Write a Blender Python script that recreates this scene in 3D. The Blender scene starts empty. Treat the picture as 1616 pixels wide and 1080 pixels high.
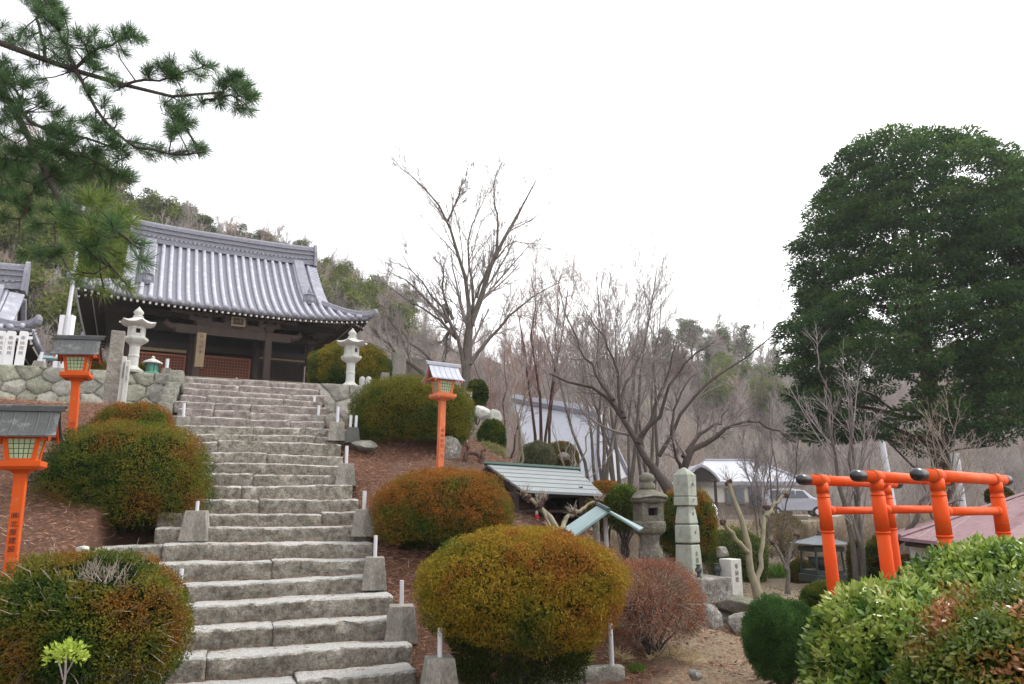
import bpy, math, random
import numpy as np
from mathutils import Vector, Matrix
D = bpy.data
SC = bpy.context.scene
COL = SC.collection
R = math.radians

# ------------------------------------------------------------------ camera, sky, sun
F, CX, CY, CZ = 1150.0, 808.0, 540.0, 1.6
PITCH = math.atan(260.0 / F)
cam = D.cameras.new('camera'); cam.sensor_width = 36.0; cam.lens = 36.0 * F / 1616.0
cam.clip_start = 0.1; cam.clip_end = 3000
co = D.objects.new('camera', cam); COL.objects.link(co)
co.location = (0, 0, CZ); co.rotation_euler = (math.pi / 2 + PITCH, 0, 0)
SC.camera = co
SUN_EL, SUN_AZ = R(48), R(65)          # azimuth measured from +Y (away from the camera) towards +X
w = D.worlds.new("World"); SC.world = w; w.use_nodes = True
nt = w.node_tree; nt.nodes.clear()
out = nt.nodes.new('ShaderNodeOutputWorld'); bg = nt.nodes.new('ShaderNodeBackground')
sky = nt.nodes.new('ShaderNodeTexSky'); sky.sky_type = 'NISHITA'; sky.sun_disc = False
sky.sun_elevation = SUN_EL; sky.sun_rotation = SUN_AZ; sky.dust_density = 4.0; sky.ozone_density = 1.0
tc = nt.nodes.new('ShaderNodeTexCoord')
dotn = nt.nodes.new('ShaderNodeVectorMath'); dotn.operation = 'DOT_PRODUCT'
dotn.inputs[1].default_value = (0.92, 0.05, 0.38)
cr = nt.nodes.new('ShaderNodeValToRGB')
cr.color_ramp.elements[0].position = 0.0; cr.color_ramp.elements[0].color = (5.3, 5.45, 6.25, 1)
cr.color_ramp.elements[1].position = 1.0; cr.color_ramp.elements[1].color = (14.5, 14.5, 14.3, 1)
mr = nt.nodes.new('ShaderNodeMapRange'); mr.inputs[1].default_value = -0.6; mr.inputs[2].default_value = 0.7
nz = nt.nodes.new('ShaderNodeTexNoise'); nz.inputs['Scale'].default_value = 1.6; nz.inputs['Detail'].default_value = 3
mx = nt.nodes.new('ShaderNodeMix'); mx.data_type = 'RGBA'; mx.inputs[0].default_value = 0.93
nt.links.new(tc.outputs['Generated'], dotn.inputs[0]); nt.links.new(tc.outputs['Generated'], nz.inputs['Vector'])
add = nt.nodes.new('ShaderNodeMath'); add.operation = 'MULTIPLY_ADD'; add.inputs[1].default_value = 0.5; 
nt.links.new(nz.outputs['Fac'], add.inputs[0]); nt.links.new(dotn.outputs['Value'], add.inputs[2])
nt.links.new(add.outputs[0], mr.inputs[0]); nt.links.new(mr.outputs[0], cr.inputs['Fac'])
nt.links.new(sky.outputs['Color'], mx.inputs[6]); nt.links.new(cr.outputs['Color'], mx.inputs[7])
nt.links.new(mx.outputs[2], bg.inputs['Color']); bg.inputs['Strength'].default_value = 0.1
nt.links.new(bg.outputs[0], out.inputs['Surface'])
sl = D.lights.new('sun', 'SUN'); sl.energy = 2.0; sl.angle = R(14); sl.color = (1.0, 0.96, 0.9)
so = D.objects.new('sun', sl); COL.objects.link(so)
sd = Vector((math.sin(SUN_AZ) * math.cos(SUN_EL), math.cos(SUN_AZ) * math.cos(SUN_EL), math.sin(SUN_EL)))
so.rotation_euler = sd.to_track_quat('Z', 'Y').to_euler(); so.location = (5, -5, 20)
SC.view_settings.view_transform = 'Standard'; SC.view_settings.look = 'None'
SC.view_settings.exposure = 0.66; SC.view_settings.gamma = 1.0
SC.render.engine = 'CYCLES'
SC.cycles.max_bounces = 6; SC.cycles.diffuse_bounces = 3; SC.cycles.glossy_bounces = 2
SC.cycles.transmission_bounces = 2; SC.cycles.transparent_max_bounces = 4
SC.cycles.use_denoising = True

# ------------------------------------------------------------------ places
cp, sp = math.cos(PITCH), math.sin(PITCH)
def P(px, py, d):
    "point at depth d (metres along +Y) seen at photo pixel px, py"
    u = (px - CX) / F; v = (CY - py) / F
    y = cp - sp * v; z = sp + cp * v; s = d / y
    return Vector((u * s, d, CZ + z * s))
def Pz(px, py, zz):
    u = (px - CX) / F; v = (CY - py) / F
    y = cp - sp * v; z = sp + cp * v; s = (zz - CZ) / z
    return Vector((u * s, y * s, zz))
YAW = R(21)
B0 = np.array([-0.9, 6.9]); A_ = np.array([-math.sin(YAW), math.cos(YAW)]); B_ = np.array([math.cos(YAW), math.sin(YAW)])
def UV(x, y):
    dx = np.asarray(x) - B0[0]; dy = np.asarray(y) - B0[1]
    return dx * A_[0] + dy * A_[1], dx * B_[0] + dy * B_[1]
def XY(u, v):
    return B0[0] + u * A_[0] + v * B_[0], B0[1] + u * A_[1] + v * B_[1]
def sst(a, b, x):
    t = np.clip((x - a) / (b - a + 1e-9), 0, 1); return t * t * (3 - 2 * t)
UT, ZT = 9.3, 4.22
def hsh(i, j, k, s):
    n = (i * 374761393 + j * 668265263 + k * 1274126177 + s * 974711) & 0x7fffffff
    n = ((n ^ (n >> 13)) * 1274126177) & 0x7fffffff
    return ((n ^ (n >> 16)) & 0xffff) / 65535.0
def vnoise(Pn, s=0):
    Pn = np.asarray(Pn, float); f = np.floor(Pn).astype(np.int64); t = Pn - f; t = t * t * (3 - 2 * t)
    r = 0
    for a in (0, 1):
        for b in (0, 1):
            for c in (0, 1):
                wgt = (t[..., 0] if a else 1 - t[..., 0]) * (t[..., 1] if b else 1 - t[..., 1]) * (t[..., 2] if c else 1 - t[..., 2])
                r = r + wgt * hsh(f[..., 0] + a, f[..., 1] + b, f[..., 2] + c, s)
    return r
def fbm(Pn, s=0, o=3):
    r = 0; a = 1; t = 0
    for i in range(o):
        r = r + a * vnoise(np.asarray(Pn) * 2 ** i, s + i * 7); t += a; a *= .5
    return r / t
def G0(x, y):
    u, v = UV(x, y)
    zs = np.clip(.453 * u, 0, ZT)
    step = sst(UT - .03, UT + .06, u)
    zr1 = np.minimum(zs, 3.05) * (1 - step) + ZT * step
    k = sst(4.0, 5.2, v)
    zr = zr1 * (1 - k) + zs * k
    fade = 1 - sst(2.0, 5.0 + .35 * np.clip(u, 0, 40), v)
    base = 1.0 * sst(18, 45, y)
    zr = zr * fade + base * (1 - fade)
    zl = np.clip(.45 + .40 * u, 0, 3.3) * sst(-3.5, -.5, u) * (1 - step) + ZT * step
    zm = np.where(u > UT + .05, ZT, zs - .3)
    kl = 1 - sst(-2.95, -2.8, v); kr = sst(-.02, .12, v)
    return zl * kl + zr * kr + zm * (1 - kl) * (1 - kr)
def Gn(x, y):
    return float(G0(np.array(float(x)), np.array(float(y))))
def hit(px, py, d0=2.5, d1=60, step=.02):
    "where the ray of a pixel meets the ground"
    d = np.arange(d0, d1, step); u = (px - CX) / F; v = (CY - py) / F
    yy = cp - sp * v; zz = sp + cp * v; s = d / yy
    g = G0(u * s, d); z = CZ + zz * s
    i = np.argmax(z <= g)
    return Vector((u * s[i], d[i], g[i])) if z[i] <= g[i] else P(px, py, d0)

def hit_step(px, py, d0=5, d1=20, step=.01):
    d = np.arange(d0, d1, step); u_ = (px - CX) / F; v_ = (CY - py) / F
    yy = cp - sp * v_; zz = sp + cp * v_; s = d / yy; X = u_*s
    u, v = UV(X, d); g = np.where(u < UT, .17*(np.floor(np.clip(u, -1, 99)/.375)+1), ZT); z = CZ + zz*s
    i = int(np.argmax(z <= g)); return Vector((X[i], d[i], g[i]))
# ------------------------------------------------------------------ objects
def tag(o, label=None, cat=None, group=None, kind=None):
    if label: o['label'] = label
    if cat: o['category'] = cat
    if group: o['group'] = group
    if kind: o['kind'] = kind
    return o
def thing(name, label, cat, loc=(0, 0, 0), rz=0, group=None):
    o = D.objects.new(name, None); o.empty_display_size = .2; COL.objects.link(o)
    o.location = loc; o.rotation_euler = (0, 0, rz)
    return tag(o, label, cat, group)
def link(name, me, mat=None, parent=None, bevel=0, smooth=False, loc=None, seg=2):
    o = D.objects.new(name, me); COL.objects.link(o)
    if mat is not None: me.materials.append(mat)
    if parent is not None: o.parent = parent
    if loc is not None: o.location = loc
    if smooth: me.polygons.foreach_set('use_smooth', np.ones(len(me.polygons), bool))
    if bevel:
        m = o.modifiers.new('b', 'BEVEL'); m.width = bevel; m.segments = seg; m.limit_method = 'ANGLE'; m.angle_limit = R(35)
    return o
def copy_tree(o, parent=None):
    c = o.copy(); COL.objects.link(c); c.parent = parent
    for ch in [x for x in list(o.children)]:
        copy_tree(ch, c)
    return c
def npmesh(V, Q, col=None, name='mesh'):
    V = np.asarray(V, np.float32); Q = np.asarray(Q, np.int32); me = D.meshes.new(name)
    n, k = Q.shape
    me.vertices.add(len(V)); me.vertices.foreach_set('co', V.ravel())
    me.loops.add(n * k); me.loops.foreach_set('vertex_index', Q.ravel())
    me.polygons.add(n); me.polygons.foreach_set('loop_start', np.arange(0, n * k, k, dtype=np.int32))
    me.update(calc_edges=True)
    if col is not None:
        a = me.color_attributes.new('Col', 'FLOAT_COLOR', 'POINT')
        c = np.ones((len(V), 4), np.float32); c[:, :3] = col; a.data.foreach_set('color', c.ravel())
    return me
class MB:
    def __init__(s): s.v = []; s.f = []
    def add(s, V, Fc, M=None):
        n = len(s.v)
        for p in V:
            p = Vector(p); s.v.append(tuple(M @ p if M is not None else p))
        for f in Fc: s.f.append(tuple(i + n for i in f))
        return s
    def box(s, x0, x1, y0, y1, z0, z1, M=None):
        s.add([(x0,y0,z0),(x1,y0,z0),(x1,y1,z0),(x0,y1,z0),(x0,y0,z1),(x1,y0,z1),(x1,y1,z1),(x0,y1,z1)],
              [(3,2,1,0),(4,5,6,7),(0,1,5,4),(1,2,6,5),(2,3,7,6),(3,0,4,7)], M); return s
    def cb(s, x, y, z, a, b, c, M=None):
        return s.box(x-a/2, x+a/2, y-b/2, y+b/2, z-c/2, z+c/2, M)
    def taper(s, x, y, z0, z1, a0, b0, a1, b1, M=None, dx=0, dy=0):
        a0/=2; b0/=2; a1/=2; b1/=2
        s.add([(x-a0,y-b0,z0),(x+a0,y-b0,z0),(x+a0,y+b0,z0),(x-a0,y+b0,z0),(x+dx-a1,y+dy-b1,z1),(x+dx+a1,y+dy-b1,z1),(x+dx+a1,y+dy+b1,z1),(x+dx-a1,y+dy+b1,z1)],
              [(3,2,1,0),(4,5,6,7),(0,1,5,4),(1,2,6,5),(2,3,7,6),(3,0,4,7)], M); return s
    def lathe(s, prof, n=16, c=(0,0), ph=0, M=None, mod=None):
        V = []; Fc = []
        for j,(r,z) in enumerate(prof):
            for i in range(n):
                a = 2*math.pi*i/n + ph; rr, zz = r, z
                if mod: rr, zz = mod(a, r, z)
                V.append((c[0]+rr*math.cos(a), c[1]+rr*math.sin(a), zz))
        for j in range(len(prof)-1):
            for i in range(n):
                k = (i+1) % n; Fc.append((j*n+i, j*n+k, (j+1)*n+k, (j+1)*n+i))
        Fc.append(tuple(range(n-1,-1,-1))); Fc.append(tuple((len(prof)-1)*n+i for i in range(n)))
        s.add(V, Fc, M); return s
    def tube(s, pts, rad, n=8, M=None):
        pts = [Vector(p) for p in pts]; rad = rad if hasattr(rad,'__len__') else [rad]*len(pts)
        V = []; Fc = []; up = None
        for i,p in enumerate(pts):
            t = (pts[min(i+1,len(pts)-1)] - pts[max(i-1,0)]).normalized()
            if up is None:
                up = Vector((0,0,1)) if abs(t.z) < .9 else Vector((1,0,0))
            x = t.cross(up).normalized(); y = x.cross(t).normalized(); up = y
            for k in range(n):
                a = 2*math.pi*k/n; V.append(p + (x*math.cos(a)+y*math.sin(a))*rad[i])
        for i in range(len(pts)-1):
            for k in range(n):
                q = (k+1)%n; Fc.append((i*n+k, i*n+q, (i+1)*n+q, (i+1)*n+k))
        Fc.append(tuple(range(n-1,-1,-1))); Fc.append(tuple((len(pts)-1)*n+i for i in range(n)))
        s.add(V, Fc, M); return s
    def build(s, name, mat, parent=None, **kw):
        me = D.meshes.new(name); me.from_pydata(s.v, [], s.f); me.update()
        return link(name, me, mat, parent, **kw)
def rot(ax, deg, at=(0,0,0)):
    T = Matrix.Translation(Vector(at)); return T @ Matrix.Rotation(R(deg), 4, ax) @ T.inverted()

# ------------------------------------------------------------------ materials
def nodes(name):
    m = D.materials.new(name); m.use_nodes = True; t = m.node_tree; return m, t, t.nodes['Principled BSDF']
def mat(name, c1, c2=None, scale=6, rough=.8, bump=0, bscale=None, metal=0, spec=.3, c3=None, s3=1.2, stretch=None, detail=6, crisp=.25, attr=False, worn_skylit=None):
    m, t, b = nodes(name); L = t.links; N = t.nodes
    b.inputs['Roughness'].default_value = rough; b.inputs['Metallic'].default_value = metal
    b.inputs['Specular IOR Level'].default_value = spec
    tc = N.new('ShaderNodeTexCoord'); src = tc.outputs['Object']
    if stretch:
        mp = N.new('ShaderNodeMapping'); mp.inputs['Scale'].default_value = stretch; L.new(src, mp.inputs[0]); src = mp.outputs[0]
    cur = None
    if attr:
        at = N.new('ShaderNodeAttribute'); at.attribute_name = 'Col'; cur = at.outputs['Color']
    elif c2 is None:
        b.inputs['Base Color'].default_value = (*c1, 1)
    if c2 is not None:
        n1 = N.new('ShaderNodeTexNoise'); n1.inputs['Scale'].default_value = scale; n1.inputs['Detail'].default_value = detail; n1.inputs['Roughness'].default_value = .65
        L.new(src, n1.inputs['Vector'])
        rp = N.new('ShaderNodeMapRange'); rp.inputs[1].default_value = .5-crisp; rp.inputs[2].default_value = .5+crisp; L.new(n1.outputs['Fac'], rp.inputs[0])
        mx = N.new('ShaderNodeMix'); mx.data_type = 'RGBA'; L.new(rp.outputs[0], mx.inputs[0])
        if attr:
            mx.blend_type = 'MULTIPLY'; L.new(cur, mx.inputs[6]); mx.inputs[7].default_value = (*c2, 1)
        else:
            mx.inputs[6].default_value = (*c1, 1); mx.inputs[7].default_value = (*c2, 1)
        cur = mx.outputs[2]
        if c3 is not None:
            n2 = N.new('ShaderNodeTexNoise'); n2.inputs['Scale'].default_value = s3; n2.inputs['Detail'].default_value = 7; n2.inputs['Roughness'].default_value = .7
            L.new(src, n2.inputs['Vector'])
            r2 = N.new('ShaderNodeMapRange'); r2.inputs[1].default_value = .52; r2.inputs[2].default_value = .66; L.new(n2.outputs['Fac'], r2.inputs[0])
            m2 = N.new('ShaderNodeMix'); m2.data_type = 'RGBA'; L.new(r2.outputs[0], m2.inputs[0]); L.new(cur, m2.inputs[6]); m2.inputs[7].default_value = (*c3, 1)
            cur = m2.outputs[2]
    if bump >= .6 and cur is not None:    # fine pitting and specks
        n6 = N.new('ShaderNodeTexNoise'); n6.inputs['Scale'].default_value = 55; n6.inputs['Detail'].default_value = 5; n6.inputs['Roughness'].default_value = .8; L.new(src, n6.inputs['Vector'])
        r6 = N.new('ShaderNodeMapRange'); r6.inputs[1].default_value = .32; r6.inputs[2].default_value = .66; r6.inputs[3].default_value = .58; r6.inputs[4].default_value = 1.30; L.new(n6.outputs['Fac'], r6.inputs[0])
        v6 = N.new('ShaderNodeVectorMath'); v6.operation = 'SCALE'; L.new(cur, v6.inputs[0]); L.new(r6.outputs[0], v6.inputs['Scale']); spk = v6.outputs[0]
    else: spk = None
    if worn_skylit is not None:    # upper faces paler: skylight painted into the colour, besides wear and lichen
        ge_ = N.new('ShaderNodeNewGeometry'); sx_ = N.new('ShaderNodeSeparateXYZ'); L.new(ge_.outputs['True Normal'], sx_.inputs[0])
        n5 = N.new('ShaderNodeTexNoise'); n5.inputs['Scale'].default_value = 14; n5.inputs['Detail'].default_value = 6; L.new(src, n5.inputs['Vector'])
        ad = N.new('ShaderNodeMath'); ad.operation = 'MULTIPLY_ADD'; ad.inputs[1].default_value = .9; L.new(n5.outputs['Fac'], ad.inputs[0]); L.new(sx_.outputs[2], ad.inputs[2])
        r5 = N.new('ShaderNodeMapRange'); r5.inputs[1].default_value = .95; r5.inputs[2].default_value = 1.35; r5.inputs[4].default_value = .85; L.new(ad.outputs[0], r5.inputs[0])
        m5 = N.new('ShaderNodeMix'); m5.data_type = 'RGBA'; L.new(r5.outputs[0], m5.inputs[0]); L.new(cur, m5.inputs[6]); m5.inputs[7].default_value = (*worn_skylit, 1); cur = m5.outputs[2]
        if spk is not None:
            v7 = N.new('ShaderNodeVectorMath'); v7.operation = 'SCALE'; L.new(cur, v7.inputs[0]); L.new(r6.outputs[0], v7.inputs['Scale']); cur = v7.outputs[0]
    elif spk is not None: cur = spk
    if cur is not None: L.new(cur, b.inputs['Base Color'])
    if bump:
        n3 = N.new('ShaderNodeTexNoise'); n3.inputs['Scale'].default_value = bscale or scale*3; n3.inputs['Detail'].default_value = 8; n3.inputs['Roughness'].default_value = .7
        L.new(src, n3.inputs['Vector'])
        bp = N.new('ShaderNodeBump'); bp.inputs['Strength'].default_value = bump; bp.inputs['Distance'].default_value = .03 if bump < .6 else .055
        L.new(n3.outputs['Fac'], bp.inputs['Height']); L.new(bp.outputs[0], b.inputs['Normal'])
    return m
def leafmat(name, rough=.55, spec=.3, trans=.25):
    m, t, b = nodes(name); L = t.links; N = t.nodes
    at = N.new('ShaderNodeAttribute'); at.attribute_name = 'Col'
    L.new(at.outputs['Color'], b.inputs['Base Color']); b.inputs['Roughness'].default_value = rough; b.inputs['Specular IOR Level'].default_value = spec
    if trans:
        tr = N.new('ShaderNodeBsdfTranslucent'); L.new(at.outputs['Color'], tr.inputs['Color'])
        ms = N.new('ShaderNodeMixShader'); ms.inputs[0].default_value = trans
        L.new(b.outputs[0], ms.inputs[1]); L.new(tr.outputs[0], ms.inputs[2]); L.new(ms.outputs[0], N['Material Output'].inputs['Surface'])
    return m
MT = dict(
 step=mat('weathered_step_stone', (.38,.35,.29), (.14,.12,.095), 16, .92, 1.0, 42, c3=(.40,.385,.34), s3=9, crisp=.16, worn_skylit=(.64,.63,.61)),
 stepred=mat('upper_step_stone', (.385,.335,.305), (.18,.145,.13), 12, .92, 1.0, 42, c3=(.42,.39,.35), s3=8, crisp=.17, worn_skylit=(.64,.59,.56)),
 slab=mat('slab_stone', (.38,.37,.32), (.17,.165,.13), 14, .9, 1.0, 34, c3=(.46,.45,.40), s3=3, crisp=.25),
 granite=mat('pale_granite', (.55,.54,.51), (.40,.40,.37), 25, .85, .3, 60, c3=(.33,.34,.29), s3=3),
 rough_granite=mat('rough_granite', (.36,.33,.29), (.22,.20,.17), 14, .9, 1.0, 22, c3=(.44,.42,.38), s3=6),
 mossy=mat('mossy_stone', (.28,.26,.22), (.10,.095,.075), 16, .95, .9, 26, c3=(.20,.21,.12), s3=5),
 green_granite=mat('green_grey_granite', (.36,.38,.33), (.26,.28,.23), 16, .85, .3, 50, c3=(.20,.22,.17), s3=4),
 rock=mat('garden_rock', (.36,.34,.30), (.12,.11,.10), 11, .9, 1.0, 26, c3=(.52,.51,.49), s3=7, crisp=.16),
 concrete=mat('cast_concrete', (.35,.33,.29), (.22,.20,.17), 9, .9, .6, 60, c3=(.17,.16,.135), s3=5, stretch=(1,1,.45)),
 concrete_dark=mat('damp_concrete', (.11,.11,.10), (.07,.07,.065), 7, .9, .35, 60),
 pipe=mat('white_pipe', (.62,.62,.66), (.52,.52,.56), 12, .45, .05, 40),
 wall=mat('retaining_wall_stone', (1,1,1), (.6,.6,.55), 12, .92, .9, 40, attr=True),
 ground=mat('earth', (1.15,1.12,1.1), (.38,.36,.35), 22, .95, .9, 60, attr=True, crisp=.3),
 tile=mat('silver_grey_tile', (.41,.41,.475), (.27,.27,.325), 4, .42, .15, 60, spec=.5, c3=(.50,.50,.55), s3=5),
 tiledark=mat('valley_tile', (.20,.20,.24), (.14,.14,.17), 6, .5, .1, 50),
 ridge=mat('ridge_tile', (.27,.27,.315), (.14,.14,.17), 12, .5, .3, 60),
 darkwood=mat('dark_timber', (.028,.020,.017), (.018,.013,.012), 8, .75, .3, 30, stretch=(1,1,.2)),
 brownwood=mat('pillar_timber', (.055,.035,.028), (.028,.019,.016), 10, .75, .3, 40, stretch=(1,1,.15)),
 redwood=mat('red_lattice', (.36,.12,.06), (.25,.075,.035), 14, .6),
 orangewood=mat('orange_railing', (.75,.22,.06), (.60,.16,.05), 14, .6),
 paper=mat('paper_backing', (.16,.08,.06), (.08,.04,.03), 3, .9),
 black=mat('dark_interior', (.012,.010,.010)),
 plaster=mat('white_plaster', (.62,.60,.56), (.50,.48,.45), 3, .9),
 gable=mat('gable_timber', (.05,.035,.03), (.03,.02,.02), 8, .8),
 tan=mat('tan_board', (.27,.20,.12), (.17,.12,.075), 12, .7, .2, 50, stretch=(1,1,.3)),
 verm=mat('vermilion_paint', (.60,.09,.010), (.48,.07,.010), 5, .6, .08, 40, spec=.15, c3=(.58,.15,.05), s3=5),
 vermp=mat('faded_vermilion', (.64,.17,.06), (.52,.12,.045), 6, .6, .1, 40, c3=(.70,.26,.14), s3=4),
 torii=mat('glossy_vermilion', (.78,.082,.006), (.60,.062,.006), 7, .52, .12, 30, spec=.15, c3=(.64,.11,.02), s3=5, stretch=(1,1,.4), crisp=.3),
 seam=mat('weathered_orange_seam', (.42,.10,.03), (.3,.08,.03), 30, .7),
 cap=mat('black_cap', (.012,.012,.015), None, rough=.3, spec=.6),
 lroof=mat('dark_lantern_roof', (.065,.07,.07), (.045,.047,.05), 9, .55, .25, 30, c3=(.15,.16,.15), s3=7, spec=.4, stretch=(1,1,.5)),
 lroofs=mat('silver_lantern_roof', (.38,.39,.46), (.28,.29,.35), 8, .45, .15, 30, spec=.5),
 glass=mat('green_lantern_pane', (.42,.52,.30), (.34,.44,.25), 5, .35, spec=.5),
 ink=mat('black_ink', (.03,.015,.012), None, rough=.7),
 inkred=mat('faded_ink', (.30,.05,.02), None, rough=.7),
 carve=mat('carved_letters', (.13,.13,.11), None, rough=.9),
 grroof=mat('grey_green_metal', (.25,.275,.285), (.20,.22,.225), 4, .4, .06, 30, metal=.15, spec=.5),
 teal=mat('pale_teal_metal', (.22,.32,.33), (.17,.25,.26), 6, .4, .08, 30, spec=.5),
 tealdark=mat('dark_green_metal', (.05,.09,.08), (.03,.06,.05), 8, .5, .1, 40),
 verdigris=mat('verdigris_bronze', (.12,.36,.27), (.08,.25,.19), 10, .6, .2, 40),
 bronze=mat('dark_bronze', (.045,.06,.055), (.03,.04,.036), 9, .5, .2, 40, spec=.4),
 bronzeroof=mat('bronze_roof_sheet', (.22,.24,.27), (.15,.17,.19), 6, .5, .1, 40),
 galv=mat('galvanised_pole', (.60,.60,.64), (.50,.50,.55), 8, .4, .05, 40, spec=.5),
 redroof=mat('dull_red_metal_roof', (.25,.155,.17), (.21,.125,.14), 3, .5, .08, 20, c3=(.13,.07,.07), s3=9),
 white=mat('white_paint', (.75,.75,.76), (.66,.66,.68), 5, .5),
 bluesheet=mat('pale_blue_sheet', (.35,.52,.58), (.3,.45,.5), 5, .5),
 hroof=mat('far_grey_roof', (.40,.41,.46), (.33,.335,.385), 5, .5, .1, 30),
 hroof2=mat('far_tile_roof', (.34,.34,.40), (.25,.25,.30), 16, .5, .4, 30, stretch=(1,1,.3)),
 hwall=mat('far_house_wall', (.50,.46,.40), (.42,.38,.33), 4, .9),
 hpanel=mat('far_brown_panel', (.22,.17,.14), (.15,.12,.10), 6, .7),
 wglass=mat('dark_window', (.05,.06,.075), None, rough=.12, spec=.6),
 asphalt=mat('pale_asphalt', (.30,.29,.28), (.24,.235,.23), 8, .9),
 car=mat('silver_lilac_paint', (.42,.42,.50), None, rough=.3, spec=.6, metal=.2),
 tyre=mat('tyre_rubber', (.02,.02,.02), None, rough=.8),
 redcloth=mat('red_cloth', (.55,.03,.04), (.40,.02,.03), 12, .8),
 bark=mat('grey_brown_bark', (.19,.165,.145), (.10,.085,.07), 12, .95, .9, 30, stretch=(1,1,.35)),
 barkdark=mat('dark_bark', (.10,.08,.07), (.055,.042,.038), 12, .95, .9, 30, stretch=(1,1,.35)),
 barkred=mat('red_brown_bark', (.12,.065,.05), (.06,.035,.03), 10, .95, .8, 26, stretch=(1,1,.25)),
 barkpale=mat('smooth_pale_bark', (.29,.25,.18), (.13,.12,.075), 5, .8, .3, 30, c3=(.24,.24,.13), s3=4),
 twig=mat('grey_twigs', (.31,.27,.26), (.22,.19,.185), 2, .9),
 twigd=mat('brown_twigs', (.23,.19,.185), (.15,.12,.115), 2, .9),
 twigr=mat('reddish_twigs', (.34,.21,.19), (.25,.15,.135), 2, .9),
 twigp=mat('pale_twigs', (.36,.31,.25), (.24,.20,.16), 3, .9),
 leaf=leafmat('leaf', .75, .08, .30), leafg=leafmat('glossy_leaf', .32, .5, .25), needle=leafmat('needle', .7, .12, .3),
 litter=leafmat('litter', .8, .1, 0),
)
# ------------------------------------------------------------------ generators
def tubesnp(Pp, Rr, n):
    "Pp (B,K,3) polylines, Rr (B,K) radii -> V, Q"
    B, K, _ = Pp.shape
    T = np.gradient(Pp, axis=1); T /= (np.linalg.norm(T, axis=2, keepdims=True) + 1e-9)
    av = (Pp[:, -1] - Pp[:, 0]); ref = np.where((np.abs(av[:, 2]) > .8*np.linalg.norm(av, axis=1))[:, None], [1., .1, 0], [0, .1, 1.])
    X = np.cross(T, ref[:, None, :]); X /= (np.linalg.norm(X, axis=2, keepdims=True) + 1e-9)
    Y = np.cross(X, T)
    a = np.arange(n) * 2 * np.pi / n
    V = Pp[:, :, None, :] + Rr[:, :, None, None] * (X[:, :, None, :]*np.cos(a)[None, None, :, None] + Y[:, :, None, :]*np.sin(a)[None, None, :, None])
    idx = np.arange(B*K*n).reshape(B, K, n); nx = np.roll(idx, -1, axis=2)
    Q = np.stack([idx[:, :-1], nx[:, :-1], nx[:, 1:], idx[:, 1:]], -1).reshape(-1, 4)
    return V.reshape(-1, 3), Q
def joinm(parts):
    V = []; Q = []; n = 0
    for v, q in parts:
        V.append(v); Q.append(q + n); n += len(v)
    return np.concatenate(V), np.concatenate(Q)
def grow(rng, Pp, Rr, m, t0=.25, ang=.7, lr=.5, K=5, wig=.12, up=.05, rr=.6, rmin=.002, tip=.3, tpow=1.0):
    B, Kp, _ = Pp.shape
    L = np.linalg.norm(np.diff(Pp, axis=1), axis=2).sum(1)
    idx = np.repeat(np.arange(B), m); n = len(idx)
    t = t0 + (1 - t0) * rng.random(n) ** tpow
    f = t * (Kp - 1); i = np.minimum(f.astype(int), Kp - 2); fr = (f - i)[:, None]
    p0 = Pp[idx, i] * (1 - fr) + Pp[idx, i+1] * fr
    tan = Pp[idx, i+1] - Pp[idx, i]; tan /= np.linalg.norm(tan, axis=1, keepdims=True) + 1e-9
    r0 = (Rr[idx, i] * (1 - fr[:, 0]) + Rr[idx, i+1] * fr[:, 0]) * rr
    pr = rng.normal(size=(n, 3)); pr -= (pr*tan).sum(1, keepdims=True) * tan; pr /= np.linalg.norm(pr, axis=1, keepdims=True) + 1e-9
    a = ang * rng.uniform(.6, 1.3, n)[:, None]
    d = np.cos(a) * tan + np.sin(a) * pr
    ln = (L[idx] * lr * rng.uniform(.55, 1.15, n) * (1.15 - .55*t))[:, None] / (K-1)
    pts = [p0]
    for k in range(K-1):
        d = d + rng.normal(size=(n, 3)) * wig + np.array([0, 0, up]); d /= np.linalg.norm(d, axis=1, keepdims=True)
        pts.append(pts[-1] + d * ln)
    Pn = np.stack(pts, 1); Rn = np.maximum(r0, rmin)[:, None] * np.linspace(1, tip, K)[None]
    return Pn, np.maximum(Rn, rmin * .5)
def resample(pts, K):
    pts = np.array([list(p) for p in pts], float); d = np.r_[0, np.cumsum(np.linalg.norm(np.diff(pts, axis=0), axis=1))]
    t = np.linspace(0, d[-1], K)
    return np.stack([np.interp(t, d, pts[:, k]) for k in range(3)], 1)
def smoothpoly(pts, K, it=2):
    q = resample(pts, K)
    for _ in range(it): q[1:-1] = (q[:-2] + 2*q[1:-1] + q[2:]) / 4
    return q
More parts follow.
